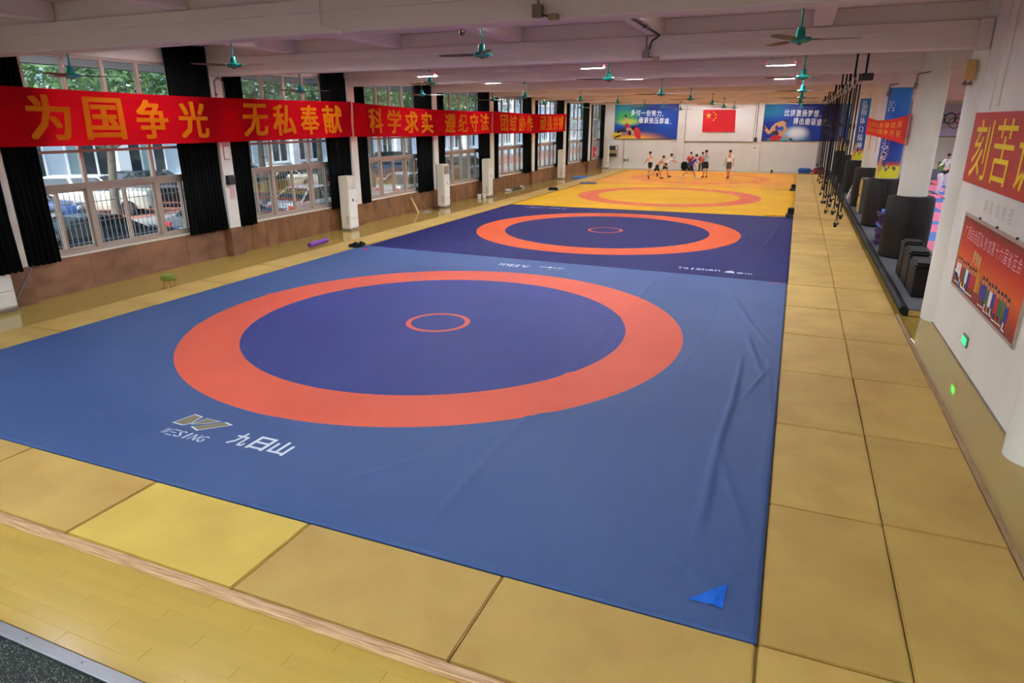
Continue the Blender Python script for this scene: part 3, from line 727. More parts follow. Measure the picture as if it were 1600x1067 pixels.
# ------------------------------------------------------------------ things standing on the platform
def gym_bench(y0, y1, h, lab):
    t = thing('gym_bench', lab, 'bench', (2.6, (y0+y1)/2, .086), 0, 'upright padded benches on the platform'); L = (y1-y0)/2-.02
    MB().box(-.2, -L, 0, .2, L, h-.1).build('body', mBlkPad, t, bevel=.02)
    MB().box(-.215, -L-.005, h-.12, .22, L+.005, h).build('top_cushion', mBlk, t, bevel=.05, segs=3)
    MB().box(-.21, L-.03, .02, -.198, L-.015, h-.14).build('seam', mBlk, t); MB().box(.05, -L-.012, .05, .19, -L, h-.15).build('back_plate', mDark, t)
gym_bench(11.3, 12.2, .72, 'black padded bench with its end towards the wall corner'); gym_bench(12.25, 13.15, .80, 'black padded bench in the middle of three on the platform'); gym_bench(13.2, 13.75, .86, 'narrow black padded bench touching the column padding')
mPur = M('purple_foam', (88, 44, 96), .8, rgb2=(52, 24, 66), scale=25); mBlu = M('blue_foam', (44, 112, 206), .6)
for i in range(16):
    blue = i in (8, 15)
    o = MB().box(-.24, -.42, 0, .24 if not blue else .1, .42, .058).build('foam_slab', mBlu if blue else mPur, bevel=.012)
    o.location = (2.62+random.uniform(-.06, .06), 18.4+random.uniform(-.06, .06), .087+i*.06); o.rotation_euler.z = R(random.uniform(-7, 7))
    tag(o, ('bright blue foam slab topmost on the purple stack' if i == 15 else 'bright blue foam slab half way up the purple stack') if blue else 'purple foam slab in the stack behind the leather column padding', 'foam slab', 'stack of foam slabs')
t = thing('equipment_cabinet', 'steel cabinet with tan door panels between two padded columns', 'cabinet', (2.66, 25.7, .086))
MB().box(-.28, -.5, 0, .28, .5, 1.35).build('body', M('cabinet_steel', (92, 88, 84), .35, .7), t, bevel=.015)
for y0, y1, z0, z1 in ((-.46, -.03, .06, .62), (.03, .46, .06, .62), (-.46, -.03, .72, 1.3), (.03, .46, .72, 1.3)):
    d = MB().box(-.30, y0, z0, -.275, y1, z1).build('door', mTile, t, bevel=.006); MB().box(-.32, y1-.06, (z0+z1)/2-.05, -.3, y1-.04, (z0+z1)/2+.05).build('handle', mSteel, d)
t = thing('wire_rack', 'small white wire rack standing on the far platform', 'rack', (2.5, 31.2, .086))
for k in range(2): MB().tube([(-.2, k*.5-.25, 0), (.05, k*.5-.25, .9), (.2, k*.5-.25, 0)], .018, 6).build('frame', mWhite, t)
for k in range(6): MB().tube([(-.17+.045*k, -.25, .1+.14*k), (-.17+.045*k, .25, .1+.14*k)], .012, 6).build('rung', mWhite, t)
t = thing('glass_table', 'low black table with chrome legs beside the padded column', 'table', (3.25, 14.0, .086))
MB().box(-.3, -.5, .42, .3, .5, .45).build('top', mDark, t, bevel=.005)
for a in (-.27, .27):
    for b_ in (-.46, .46): MB().tube([(a, b_, 0), (a, b_, .42)], .015, 8).build('leg', mSteel, t)
t = thing('gym_machine', 'dark grey strength machine standing on the far platform', 'gym machine', (2.75, 37.3, .086))
MB().box(-.3, -.6, 0, .3, .6, .12).build('base', mDark, t, bevel=.01)
for s in (-1, 1): MB().box(-.06, s*.5-.05, .1, .06, s*.5+.05, 1.9).build('upright', mDark, t)
MB().box(-.08, -.55, 1.85, .08, .55, 1.95).build('cross_beam', mDark, t); MB().box(-.12, -.2, .15, .12, .2, 1.0).build('weight_stack', mIron, t); MB().box(-.28, -.18, .45, -.1, .18, .55).build('seat', mBlk, t, bevel=.02)

# ------------------------------------------------------------------ suspension straps
mStrap = M('black_webbing', (14, 14, 15), .8)
for k in range(14):
    y = 15.5+2.0*k; zb = [.97, 1.05, 1.2, .6, .72, .5, .9, .45, .8, 1.1, .6, .9, .7, .8][k]
    t = thing('suspension_strap', 'long black training strap hanging from the ceiling beside the platform' if k else 'long black training strap with a pulley box hanging closest to the plain column', 'strap', (1.1+random.uniform(-.03, .03), y, 0), 0, 'row of hanging training straps')
    an = MB(); 
    for s in (-.12, .12): an.box(s-.025, -.004, 4.62, s+.025, .004, SLAB)
    an.build('anchor_strap', mStrap, t)
    MB().tube([(-.12, 0, 4.64), (-.04, 0, 4.5), (0, 0, 4.42), (.04, 0, 4.5), (.12, 0, 4.64)], .012, 6).build('carabiner', mSteel, t)
    if k == 0: MB().box(.02, -.1, 4.55, .3, .1, 4.72).build('pulley_box', mDark, t, bevel=.02)
    for s in (-1, 1):
        zz = zb+(.22 if s > 0 else 0)
        st = MB().box(s*.035-.019, -.006, zz+.1, s*.035+.019, .006, 4.46).build('strap', mStrap, t)
        MB().box(s*.035-.028, -.018, 3.2+s*.2, s*.035+.028, .018, 3.32+s*.2).build('buckle', mDark, st)
        hd = MB().tube([(s*.035-.07, 0, zz), (s*.035+.07, 0, zz)], .022, 8).build('handle', mDark, t)
        MB().tube([(s*.035-.065, 0, zz), (s*.035, 0, zz+.13), (s*.035+.065, 0, zz)], .01, 6).build('loop', mStrap, hd)
        MB().ball((s*.05, .02, zz-.05), .045, 8, 6, sc=(1, .6, 1.2)).build('foot_cradle', mStrap, hd)

# ------------------------------------------------------------------ right wall: slogan board, honour poster, exit sign
t = thing('slogan_board', 'red board with large yellow characters high on the right wall', 'sign', (XR, 7.0, 0))
MB().box(-.035, -2.4, 2.60, -.004, 2.74, 3.72).build('panel', M('red_board', (186, 30, 34), .45, var=.1, scale=2), t, bevel=.004)
mSgY = M('yellow_letter', (240, 214, 30), .5)
for i, ch in enumerate('刻苦训练'): glyph(ch, (-.039, 1.86-1.28*i, 3.16), -uy, uz, 1.06, .92, mSgY, t, 'character', .0)
t = thing('honour_poster', 'red and orange honour roll poster in a thin metal frame on the right wall', 'poster', (XR, 7.1, 0))
mHon = ramp_mat('honour_print', [(0, (112, 22, 24)), (.18, (170, 34, 26)), (.42, (226, 96, 34)), (.62, (206, 44, 24)), (.85, (178, 26, 22)), (1, (96, 40, 34))], .93, 2.12)
MB().box(-.02, -1.82, .95, -.006, 1.88, 2.1).build('print', mHon, t)
for a in ((-1.86, .91, 1.92, .955), (-1.86, 2.09, 1.92, 2.135)): MB().box(-.03, a[0], a[1], -.002, a[2], a[3]).build('frame_bar', mAlu, t)
for a in ((-1.87, -1.82), (1.88, 1.925)): MB().box(-.03, a[0], .91, -.002, a[1], 2.135).build('frame_bar', mAlu, t)
for i, ch in enumerate('广西自治区队参加第十六届省运会'): glyph(ch, (-.0255, 1.62-.215*i, 1.86), -uy, uz, .175, .2, M('pink_print', (232, 170, 178), .5), t, 'character', .0)
for i, ch in enumerate('荣誉榜'): glyph(ch, (-.0255, .78-.17*i, 1.58-.01*i), -uy, uz, .15, .2, M('pale_gold_print', (224, 196, 130), .5), t, 'character', .02)
for i, ch in enumerate('16'): glyph(ch, (-.0255, .34-.16*i, 1.27), -uy, uz, .14, .3, mGold, t, 'character', .02)
pal = [mWhiteP, mBlueP, mRedP, M('printed_green', (60, 110, 70), .5), mWhiteP, mGold]
for g0, cnt in ((1.7, 8), (.02, 9)):
    for i in range(cnt):
        y = g0-i*.165; z = 1.12+.012*math.sin(i*2.1)
        def q(y0, y1, z0, z1, mt, nm='printed_figure'): MB().poly([(-.0225, y0, z0), (-.0225, y1, z0), (-.0225, y1, z1), (-.0225, y0, z1)]).build(nm, mt, t)
        q(y-.072, y+.072, z-.02, z+.2, pal[(i*i+3*i+cnt+(i//3)) % 6 if i % 2 else (i*5+cnt) % 4]); q(y-.05, y-.004, z-.1, z-.02, mDarkP); q(y+.004, y+.05, z-.1, z-.02, pal[(i+2) % 6])
        MB().poly([(-.0228, y+.05*math.cos(a*math.pi/4), z+.245+.06*math.sin(a*math.pi/4)) for a in range(8)]).build('printed_head', mSkinP, t)
        MB().poly([(-.0231, y+.056*math.cos(a*math.pi/6), z+.26+.055*math.sin(a*math.pi/6)) for a in range(7)]).build('printed_hair', mDarkP, t)
        q(y-.07, y+.07, z-.125, z-.105, mWhiteP, 'printed_caption')
for off, mt in ((0, mYelP), (-.05, M('printed_sky', (40, 110, 210), .5))):
    top = [(-.0222-.0003*(off < 0), 1.86-.1*i, max(.99, 1.2-.02*i+off+.04*math.sin(i*.7))) for i in range(11)]; bot = [(p[0], p[1], max(.96, p[2]-.06)) for p in top]
    n = len(top); MB().add(top+bot, [(i, i+1, n+i+1, n+i) for i in range(n-1)]).build('printed_ribbon', mt, t)
for y in (1.0, 0, -1.0): MB().box(-.025, y-.02, 2.13, -.004, y+.02, 2.165).build('clip', mIron, t)
# faded characters left by an old notice
t = thing('wall_stencil', 'faint grey stencilled characters on the wall above the honour poster', 'lettering', (XR, 7.0, 0))
for i, ch in enumerate('训练馆管理'): glyph(ch, (-.003, 1.0-.34*i, 2.36), -uy, uz, .2, .2, M('faint_grey', (196, 188, 180), .8), t, 'character', .0)
t = thing('exit_sign', 'small exit sign with four green lights low on the right wall', 'exit sign', (XR, 7.4, .36))
MB().box(-.03, -.15, -.085, -.002, .15, .085).build('housing', mSteel, t, bevel=.008)
for k in range(4): MB().box(-.036, -.12+.062*k, -.05, -.03, -.075+.062*k, .05).build('light', M('green_light', (40, 220, 90), .3, emit=(30, 255, 90), es=2.0), t)
t = thing('emergency_light', 'tan emergency light box on the corner column', 'emergency light', (2.42, 9.98, 4.25))
MB().box(-.09, -.06, 0, .07, .05, .32).build('case', M('tan_case', (196, 158, 100), .5), t, bevel=.012)
for s in (-.05, .03): MB().lathe([(.02, -.06), (.04, -.1), (.035, -.13)], 10, (s, -.01, .05)).build('lamp_head', mConduit, t)
# emergency spots, camera and conduits on the beams
def spot(px, py, y, lab):
    p = onY(px, py, y); t = thing('emergency_spot', lab, 'emergency light', p)
    MB().box(-.06, -.05, -.06, .06, .06, .08).build('junction_box', mConduit, t, bevel=.008); MB().tube([(.05, 0, -.03), (.16, -.02, -.06)], .012, 6).build('arm', mIron, t)
    MB().box(.15, -.06, -.1, .27, .03, -.03).build('lamp_head', M('spot_lens', (150, 120, 88), .4), t, bevel=.01); MB().tube([(0, .02, .08), (0, .02, .5 if y < 5 else .35)], .014, 6).build('conduit', mConduit, t)
spot(840, 19, 3.93, 'grey emergency spot on a conduit on the beam closest to the pine batten'); spot(1009, 86, 9.92, 'grey emergency spot on a conduit below the second beam')
t = thing('ceiling_conduit', 'dark conduit running under the ceiling rib to the emergency spot', 'conduit', (0, 0, 0))
MB().tube([(-2.9, 4.5, 5.19), (-2.9, 9.85, 5.19), (-3.05, 9.9, 5.1), (-3.1, 9.92, 4.95)], .02, 6).build('pipe', mIron, t)
for y in (5.5, 7, 8.5): MB().box(-2.94, y-.02, 5.165, -2.86, y+.02, 5.215).build('clip', mConduit, t)
p = onY(722, 48, 7.5); t = thing('security_camera', 'small dome security camera under the ceiling near a fan', 'camera', p)
MB().tube([(-.1, 0, .05), (0, 0, .02)], .015, 6).build('arm', mConduit, t); MB().ball((0, 0, -.03), .06, 12, 8).build('dome', mConduit, t, smooth=True); MB().tube([(-.1, 0, .05), (-.1, 0, SLAB-p.z)], .012, 6).build('stem', mConduit, t)
t = thing('cable_drop', 'thin white conduit with a tiny sensor on the beam closest to the batten', 'conduit', (-6.4, 3.93, 0))
MB().tube([(0, 0, 5.5), (0, 0, 4.86), (.28, 0, 4.78)], .012, 6).build('pipe', mWhiteWarm, t); MB().ball((.3, 0, 4.77), .022, 8, 6).build('sensor', mWhite, t)
for y in (16.2, 22.2):
    t = thing('column_conduit', 'grey conduit with a junction box at the top of the plain column' if y < 17 else 'grey conduit with a junction box at the top of the postered column', 'conduit', (2.8, y, 0))
    MB().tube([(-.15, -.36, 4.74), (-.37, -.1, 4.7), (-.375, -.05, 4.5)], .018, 6).build('pipe', mConduit, t); MB().box(-.42, -.13, 4.36, -.34, -.02, 4.5).build('junction_box', mConduit, t, bevel=.008)

# ------------------------------------------------------------------ back wall: posters, flag, boxes
def glow_mat(name, base, glows, rough=.4):
    m = bpy.data.materials.new(name); m.use_nodes = True; n = m.node_tree; p = n.nodes['Principled BSDF']; p.inputs['Roughness'].default_value = rough
    g = n.nodes.new('ShaderNodeNewGeometry'); col = None
    nz = n.nodes.new('ShaderNodeTexNoise'); nz.inputs['Scale'].default_value = .7; n.links.new(g.outputs['Position'], nz.inputs['Vector'])
    rp = n.nodes.new('ShaderNodeValToRGB'); rp.color_ramp.elements[0].color = lin(base[0]); rp.color_ramp.elements[1].color = lin(base[1]); rp.color_ramp.elements[0].position = .35; rp.color_ramp.elements[1].position = .65
    n.links.new(nz.outputs['Fac'], rp.inputs[0]); col = rp.outputs[0]
    for c, sc, rgb in glows:
        mp = n.nodes.new('ShaderNodeMapping'); mp.vector_type = 'POINT'
        mp.inputs['Scale'].default_value = (1/sc[0], 0, 1/sc[1]); mp.inputs['Location'].default_value = (-c[0]/sc[0], 0, -c[1]/sc[1])
        n.links.new(g.outputs['Position'], mp.inputs[0]); ln = n.nodes.new('ShaderNodeVectorMath'); ln.operation = 'LENGTH'; n.links.new(mp.outputs[0], ln.inputs[0])
        mr = n.nodes.new('ShaderNodeMapRange'); mr.interpolation_type = 'SMOOTHSTEP'; mr.inputs['From Min'].default_value = 1; mr.inputs['From Max'].default_value = .2
        n.links.new(ln.outputs['Value'], mr.inputs['Value'])
        mx = n.nodes.new('ShaderNodeMix'); mx.data_type = 'RGBA'; n.links.new(mr.outputs[0], mx.inputs[0]); n.links.new(col, mx.inputs[6]); mx.inputs[7].default_value = lin(rgb); col = mx.outputs[2]
    n.links.new(col, p.inputs['Base Color']); return m
def wall_poster(label, x0, x1, z0, z1, mat, lines, figs, tilt=0):
    t = thing('wall_poster', label, 'poster', ((x0+x1)/2, YB-.03, 0), 0, 'printed posters on the back wall')
    cx = (x0+x1)/2
    MB().box(x0-cx, -.012, z0, x1-cx, .012, z1).build('printed_sheet', mat, t)
    m = MB(); m.box(x0-cx-.03, -.02, z0-.04, x1-cx+.03, .02, z0); m.build('bottom_rail', mIron, t)
    for txt, pa, pb, hh in lines:
        a = onY(pa[0], pa[1], YB-.05); b = onY(pb[0], pb[1], YB-.05); st = (b.x-a.x)/max(1, len(txt)-1)
        for i, ch in enumerate(txt):
            q = a+(b-a)*(i/max(1, len(txt)-1)); small = ch in '，。'
            glyph(ch, (q.x-cx-(st*.25 if small else 0), -.018, q.z-(hh*.38 if small else 0)), ux, uz, st*(.2 if small else .86), hh*(.2 if small else (.12 if ch == '一' else 1)), mWhiteP, t, 'character', .02)
    for k, (pts, mt) in enumerate(figs):
        P = [onY(a, b, YB-.05) for a, b in pts]; MB().poly([(q.x-cx, -.0145-.0006*k, q.z) for q in P]).build('printed_figure', mt, t)
    return t
mPostL = glow_mat('poster_left_print', ((16, 44, 120), (20, 70, 160)), [((-13.4, 4.6), (2.6, 1.2), (24, 120, 150)), ((-13.2, 3.9), (1.5, .8), (60, 150, 70)), ((-12.9, 3.55), (1.3, .35), (170, 190, 60)), ((-12.6, 2.2), (3.4, .75), (236, 150, 70)), ((-13.0, 2.15), (3.0, .4), (240, 210, 50))])
mPostR = glow_mat('poster_right_print', ((14, 34, 126), (18, 60, 160)), [((-2.4, 4.3), (2.0, .9), (24, 110, 150)), ((-.6, 2.5), (1.5, .8), (120, 180, 220)), ((-.3, 2.75), (1.0, .6), (236, 236, 240)), ((-1.6, 2.2), (1.0, .3), (110, 190, 200))])
def limb(pts, w, mt):                # a printed limb or trunk: a band of width w along the points, rounded at both ends
    out = []
    for (a, b), (c, d) in zip(pts, pts[1:]):
        L_ = math.hypot(c-a, d-b); an = math.atan2(d-b, c-a); r = w/2
        out.append(([(c+r*math.cos(an+q), d+r*math.sin(an+q)) for q in [-1.57, -.8, 0, .8, 1.57]]+[(a+r*math.cos(an+q), b+r*math.sin(an+q)) for q in [1.57, 2.36, 3.14, 3.93, 4.71]], mt))
    return out
def Pz(x0, y0, s, pts): return [(x0+a/s, y0+b/s) for a, b in pts]
zl = lambda pts: Pz(950, 155, 8.89, pts); zr = lambda pts: Pz(1180, 160, 8.89, pts)
wall_poster('blue poster with a thrown wrestler and white characters, beside the window corner', -14.05, -8.97, 2.27, 4.9, mPostL,
            [('多付一份努力，', (989.5, 176), (1038, 177.5), .45), ('收获技压群雄。', (1002, 187.5), (1050, 189.5), .45)],
            [(zl(p_), m_) for p_, m_ in limb([(80, 505), (160, 470)], 60, mYelP)+limb([(100, 530), (165, 505)], 22, mDarkP)+limb([(140, 455), (200, 430), (262, 425)], 40, mDarkP)+limb([(248, 250), (262, 310), (275, 365)], 30, mSkinP)+limb([(243, 228), (250, 245)], 30, mDarkP)
             +limb([(262, 360), (285, 405)], 55, mRedP)+limb([(275, 420), (330, 425), (335, 470)], 52, mSkinP)+limb([(300, 450), (302, 485)], 38, mDarkP)+limb([(345, 405), (375, 412)], 46, mDarkP)+limb([(395, 420), (425, 455), (425, 525)], 60, mRedP)+limb([(380, 470), (395, 525)], 30, mRedP)])
wall_poster('blue poster with two grappling wrestlers and white characters, behind the hanging straps', -2.9, 2.5, 2.2, 4.75, mPostR,
            [('比拼激扬梦想，', (1230, 176), (1285, 177.5), .48), ('搏击磨砺意志。', (1243.5, 189), (1299, 192), .48)],
            [(zr(p_), m_) for p_, m_ in limb([(125, 345), (185, 420), (235, 385)], 44, mSkinP)+limb([(112, 335), (132, 360)], 34, mDarkP)+limb([(245, 375), (300, 320), (385, 290)], 72, mSkinP)+limb([(300, 340), (305, 395)], 46, mBlueP)+limb([(395, 300), (425, 380), (365, 440)], 40, mSkinP)
             +limb([(405, 280), (420, 275)], 44, mSkinP)+limb([(425, 255), (445, 262)], 46, mDarkP)+limb([(330, 400), (350, 450)], 36, mSkinP)+limb([(240, 500), (330, 485)], 70, mRedP)+limb([(262, 420), (300, 425)], 56, mDarkP)+limb([(340, 455), (420, 472), (500, 512)], 22, mSkinP)+limb([(480, 508), (508, 516)], 24, mDarkP)])
t = thing('flag', 'red flag with five yellow stars hung in the middle of the back wall', 'flag', (-5.87, YB-.06, 0))
A, B_, D_, E_ = [onY(a, b, YB-.06) for a, b in ((1099, 171.5), (1150, 171.5), (1148, 206), (1097, 206))]
mFl = M('flag_red', (206, 14, 32), .6); mFy = M('flag_yellow', (250, 206, 40), .6)
MB().prism([(q.x+5.87, 0, q.z) for q in (A, B_, D_, E_)], (0, .012, 0)).build('cloth', mFl, t)
def star(u, v, r, rot):
    o = A+(B_-A)*u+(E_-A)*v
    MB().add([(o.x+5.87, -.004, o.z)]+[(o.x+5.87+(r if k % 2 == 0 else r*.382)*math.sin(rot+k*math.pi/5), -.004, o.z+(r if k % 2 == 0 else r*.382)*math.cos(rot+k*math.pi/5)) for k in range(10)], [(0, 1+k, 1+(k+1) % 10) for k in range(10)]).build('star', mFy, t)
star(.175, .26, .23, 0)
for u, v, ro in ((.34, .11, .3), (.40, .22, -.2), (.40, .37, 0), (.34, .47, .35)): star(u, v, .085, ro)
t = thing('speaker', 'small black loudspeaker on the back wall beside the right poster', 'speaker', (-3.13, YB-.2, 2.1))
MB().box(-.1, -.08, 0, .1, .08, .3).build('cabinet', mDark, t, bevel=.01); MB().lathe([(.07, 0), (.075, .012)], 14, mat=Matrix.Translation((0, -.081, .13))@Matrix.Rotation(R(90), 4, 'X')).build('cone', mIron, t)
t = thing('notice', 'small white notice under the loudspeaker', 'notice', (-3.13, YB-.11, 1.5)); MB().box(-.12, 0, 0, .12, .006, .28).build('paper', mWhite, t); MB().box(-.08, -.002, .12, .08, 0, .2).build('print', mConduit, t)
t = thing('hose_cabinet', 'grey wall cabinet with dark shelves in the window corner', 'cabinet', (-14.05, YB-.1, .8))
MB().box(-.42, -.08, 0, .42, .09, .95).build('case', mAlu, t, bevel=.01)
for z0, z1, mt in ((.06, .32, mDark), (.36, .52, mTile), (.56, .88, mDark)): MB().box(-.32, -.09, z0, .3, -.075, z1).build('shelf_bay', mt, t)
MB().box(.22, -.1, .6, .32, -.08, .86).build('label_card', mWhite, t)
t = thing('exit_sign', 'green and white exit sign low on the back wall', 'exit sign', (-12.95, YB-.03, .6)); MB().box(-.2, -.02, -.08, .2, .02, .08).build('panel', M('exit_green', (30, 130, 70), .4), t, bevel=.005); MB().box(-.04, -.024, -.05, .1, -.02, .05).build('symbol', mWhiteP, t)
t = thing('wall_fan', 'small white wall fan on the back wall pilaster', 'fan', (-8.75, YB-.16, 3.35)); MB().lathe([(.14, 0), (.17, .03), (.14, .06)], 16, mat=Matrix.Rotation(R(90), 4, 'X')).build('guard', mWhiteWarm, t); MB().box(-.03, .0, -.14, .03, .05, 0).build('bracket', mConduit, t)
t = thing('red_box', 'red fire box at the last window before the back wall', 'box', (XL+.02, 48.0, .95)); MB().box(0, -.2, 0, .16, .25, .75).build('case', M('fire_red', (206, 24, 28), .4), t, bevel=.01); MB().box(.16, -.12, .25, .165, .16, .4).build('label_card', mWhite, t)
def soft(name, lab, cat, loc, dims, mat, rz=0, group=None):
    t = thing(name, lab, cat, loc, rz, group); m = MB().box(-dims[0]/2, -dims[1]/2, 0, dims[0]/2, dims[1]/2, dims[2])
    m.build('cover', mat, t, bevel=min(dims)*.3, segs=3, smooth=True); MB().box(-dims[0]/2*.7, -dims[1]/2-.004, dims[2]*.48, dims[0]/2*.7, -dims[1]/2+.01, dims[2]*.54).build('zip', mDark, t); return t
soft('rolled_mat', 'blue folded mat against the foot of the back wall', 'mat', (.55, 50.3, FZ), (.95, .5, .32), M('mat_blue', (36, 92, 168), .5)); soft('rolled_mat', 'red folded mat beside the blue one at the foot of the back wall', 'mat', (1.5, 50.3, FZ), (.9, .5, .28), M('mat_red', (206, 52, 66), .5))
soft('backpack', 'black backpack leaning on the back wall near the seated people', 'bag', (-8.2, 50.35, FZ), (.5, .3, .62), mBlk); soft('sports_bag', 'black sports bag lying beside the golden mat', 'bag', (-12.35, 30.9, FZ+.002), (.55, .35, .2), mBlk, .3)
soft('flat_cushion', 'flat blue floor cushion near the air conditioner by the last banner', 'mat', (-13.6, 40.2, FZ), (.8, 2.2, .05), M('cushion_blue', (52, 98, 168), .6)); soft('floor_box', 'small dark box on the floor at the back wall', 'box', (-1.72, 50.4, FZ), (.2, .2, .14), mDark)
soft('flat_cushion', 'dark blue cover lying at the window edge of the amber mat', 'mat', (-11.7, 35.6, .003), (1.0, 1.0, .03), M('cover_blue', (50, 62, 110), .6), .2)
for lab, y in (('black timer box at the far right corner of the navy mat', 24.15), ('black timer box at the right edge where the two yellow mats meet', 35.1)):
    t = thing('timer_box', lab, 'box', (-.12, y, .004), 0, 'black boxes at the mat edges')
    MB().box(-.14, -.2, 0, .14, .2, .12).build('base', mDark, t, bevel=.015); MB().box(-.08, -.16, .11, .15, .16, .34).build('case', mBlk, t, bevel=.02); MB().box(-.085, -.12, .17, -.078, .12, .29).build('display', mIron, t)
    MB().tube([(-.14, 0, .02), (-.5, .05, .008), (-.9, 0, .008)], .008, 5).build('cable', M('red_cable', (150, 40, 40), .5) if y > 30 else mDark, t)

# ------------------------------------------------------------------ small things along the window wall
p = onZ(262, 449, 0); t = thing('stool', 'small stool with a green padded seat and wooden legs by the window wall', 'stool', (p.x, p.y+.06, FZ))
mLeg = M('stool_wood', (186, 138, 74), .5); mSeat = M('stool_green', (116, 124, 36), .8)
MB().lathe([(.15, .21), (.165, .23), (.165, .31), (.15, .335), (.05, .345)], 20).build('seat', mSeat, t, smooth=True)
for k in range(4):
    a = R(45+90*k); MB().tube([(.16*math.cos(a), .16*math.sin(a), 0), (.09*math.cos(a), .09*math.sin(a), .22)], [.014, .02], 8).build('leg', mLeg, t)
a = onZ(484, 387, 0); b = onZ(511, 379, 0); t = thing('foam_roller', 'purple foam roller lying on the floor pads by the window wall', 'foam roller', (a+b)/2); d = (b-a)/2; d.z = 0
MB().tube([-d+Vector((0, 0, .075)), d+Vector((0, 0, .075))], .073, 20).build('foam', M('roller_purple', (118, 52, 156), .6), t, smooth=True)
for s in (-1, 1): MB().tube([d*s*.99+Vector((0, 0, .075)), d*s*1.006+Vector((0, 0, .075))], .045, 16).build('core', mDark, t)
def shoe(loc, rz, mat, lab, sole=mDark, grp='shoes along the window wall', L=.28, cat='shoe', name='shoe'):
    t = thing(name, lab, cat, loc, rz, grp); n = 10; vs = []; prof = []
    for i in range(n+1):
        u = i/n; y = (u-.5)*L; w = (.034+.016*math.sin(math.pi*min(1, u*1.15))+.006*u)*L/.28; h = (.10-.055*smooth01((u-.25)/.6)) * L/.28*(1 if u < .97 else .7)
        for k in range(7): q = math.pi*k/6; vs.append((w*math.cos(q), y, .018+h*math.sin(q)))
    fs = [(i*7+k, i*7+k+1, (i+1)*7+k+1, (i+1)*7+k) for i in range(n) for k in range(6)]+[tuple(range(7)), tuple(n*7+k for k in range(7))[::-1]]
    MB().add(vs, fs).build('upper', mat, t, smooth=True)
    MB().box(-.046*L/.28, -L/2, 0, .046*L/.28, L/2, .02).build('sole', sole, t, bevel=.008); MB().box(-.012, .0, .075*L/.28, .012, .07, .095*L/.28).build('laces', mWhite, t)
    return t
mShG = M('olive_shoe', (88, 92, 58), .6); mShW = M('pale_shoe', (206, 208, 204), .6)
for (px, py), mt, lab in zip(((774, 298), (779, 297.5), (787, 297), (793, 296.5), (800, 295.5), (807, 294), (813, 293)), (mShW, mShW, mShG, mShG, M('dark_shoe', (44, 46, 44), .6), mShG, mShW),
                             ('pale sneaker next to the white buckets below the window', 'pale sneaker beside the olive pair below the window', 'olive sneaker beside the pale pair below the window', 'olive sneaker next to a dark one below the window', 'dark sneaker between olive ones below the window', 'olive sneaker next to the last pale one below the window', 'last pale sneaker in the row below the window')):
    q = onZ(px, py, FZ); shoe((max(q.x, XL+.35), q.y, FZ), R(-80+random.uniform(-25, 25)), mt, lab, L=.3)
for (px, py), r_, lab in (((553, 386), 70, 'black training shoe at the corner of the steel blue mat beside the pink sole'), ((566, 384), 20, 'black training shoe lying at the seam of the two blue mats')):
    q = onZ(px, py, .01); shoe((q.x, q.y, .012), R(r_), mBlk, lab, grp='black shoes at the mat seam', L=.42)
q = onZ(570, 389, .01); t = thing('pink_insole', 'pink insole beside the black shoes at the mat seam', 'insole', (q.x, q.y, .012), R(60)); MB().prism([(.05*math.cos(k*math.pi/6), .16*math.sin(k*math.pi/6), 0) for k in range(12)], (0, 0, .012)).build('foam', M('pink_foam', (206, 44, 120), .6), t); MB().box(-.02, -.1, .012, .02, .1, .014).build('print', mRedP, t)
for i, (px, lab) in enumerate(((742, 'white bucket against the wall under the third banner'), (748, 'white bucket beside the air conditioner where two banners meet'))):
    q = onZ(px, 304, FZ); t = thing('bucket', lab, 'bucket', (XL+.4+.1*i, 26.1+.35*i, FZ), 0, 'white buckets'); MB().lathe([(.08, 0), (.11, .2), (.115, .2), (.1, .19), (.075, .02)], 16).build('pail', mWhite, t, smooth=True); MB().tube([(-.11, 0, .2), (-.06, 0, .27), (.06, 0, .27), (.11, 0, .2)], .005, 5).build('handle', mSteel, t)
t = thing('wooden_board', 'pale narrow board leaning on the plywood below the third window', 'board', (XL+.04, 20.2, FZ)); MB().prism([(.3, -.06, 0), (.33, -.06, 0), (.04, -.14, .62), (.01, -.14, .62)], (0, .12, 0)).build('plank', mBatten, t); MB().box(.15, -.06, .28, .2, -.02, .3).build('stain', mLeg, t)
t = thing('dustpan', 'grey dustpan on the floor beside the leaning board', 'dustpan', (XL+.55, 20.55, FZ), .4); MB().prism([(-.15, -.13, 0), (.15, -.13, 0), (.12, .13, 0), (-.12, .13, 0)], (0, 0, .035)).build('pan', M('pan_grey', (150, 156, 166), .4), t, bevel=.006); MB().tube([(0, .12, .03), (0, .38, .1)], .014, 8).build('handle', mDark, t)
soft('cloth_bundle', 'small brown cloth bundle on the floor by the pilaster', 'cloth', (XL+.45, 21.6, FZ), (.26, .4, .14), M('brown_cloth', (84, 46, 32), .8), .3)
t = thing('wall_notice', 'white framed notice with a black box on the pilaster between the first two windows', 'notice', (XL+.225, 10.2, 0)); MB().box(0, -.1, 2.62, .012, .12, 3.0).build('frame', mAlu, t); MB().box(.01, -.08, 2.65, .016, .1, 2.97).build('paper', mWhite, t); MB().box(0, -.16, 1.95, .12, .1, 2.2).build('black_box', mDark, t, bevel=.01); MB().box(0, -.06, 1.55, .008, .12, 1.85).build('sticker', M('pink_sticker', (214, 170, 170), .6), t)
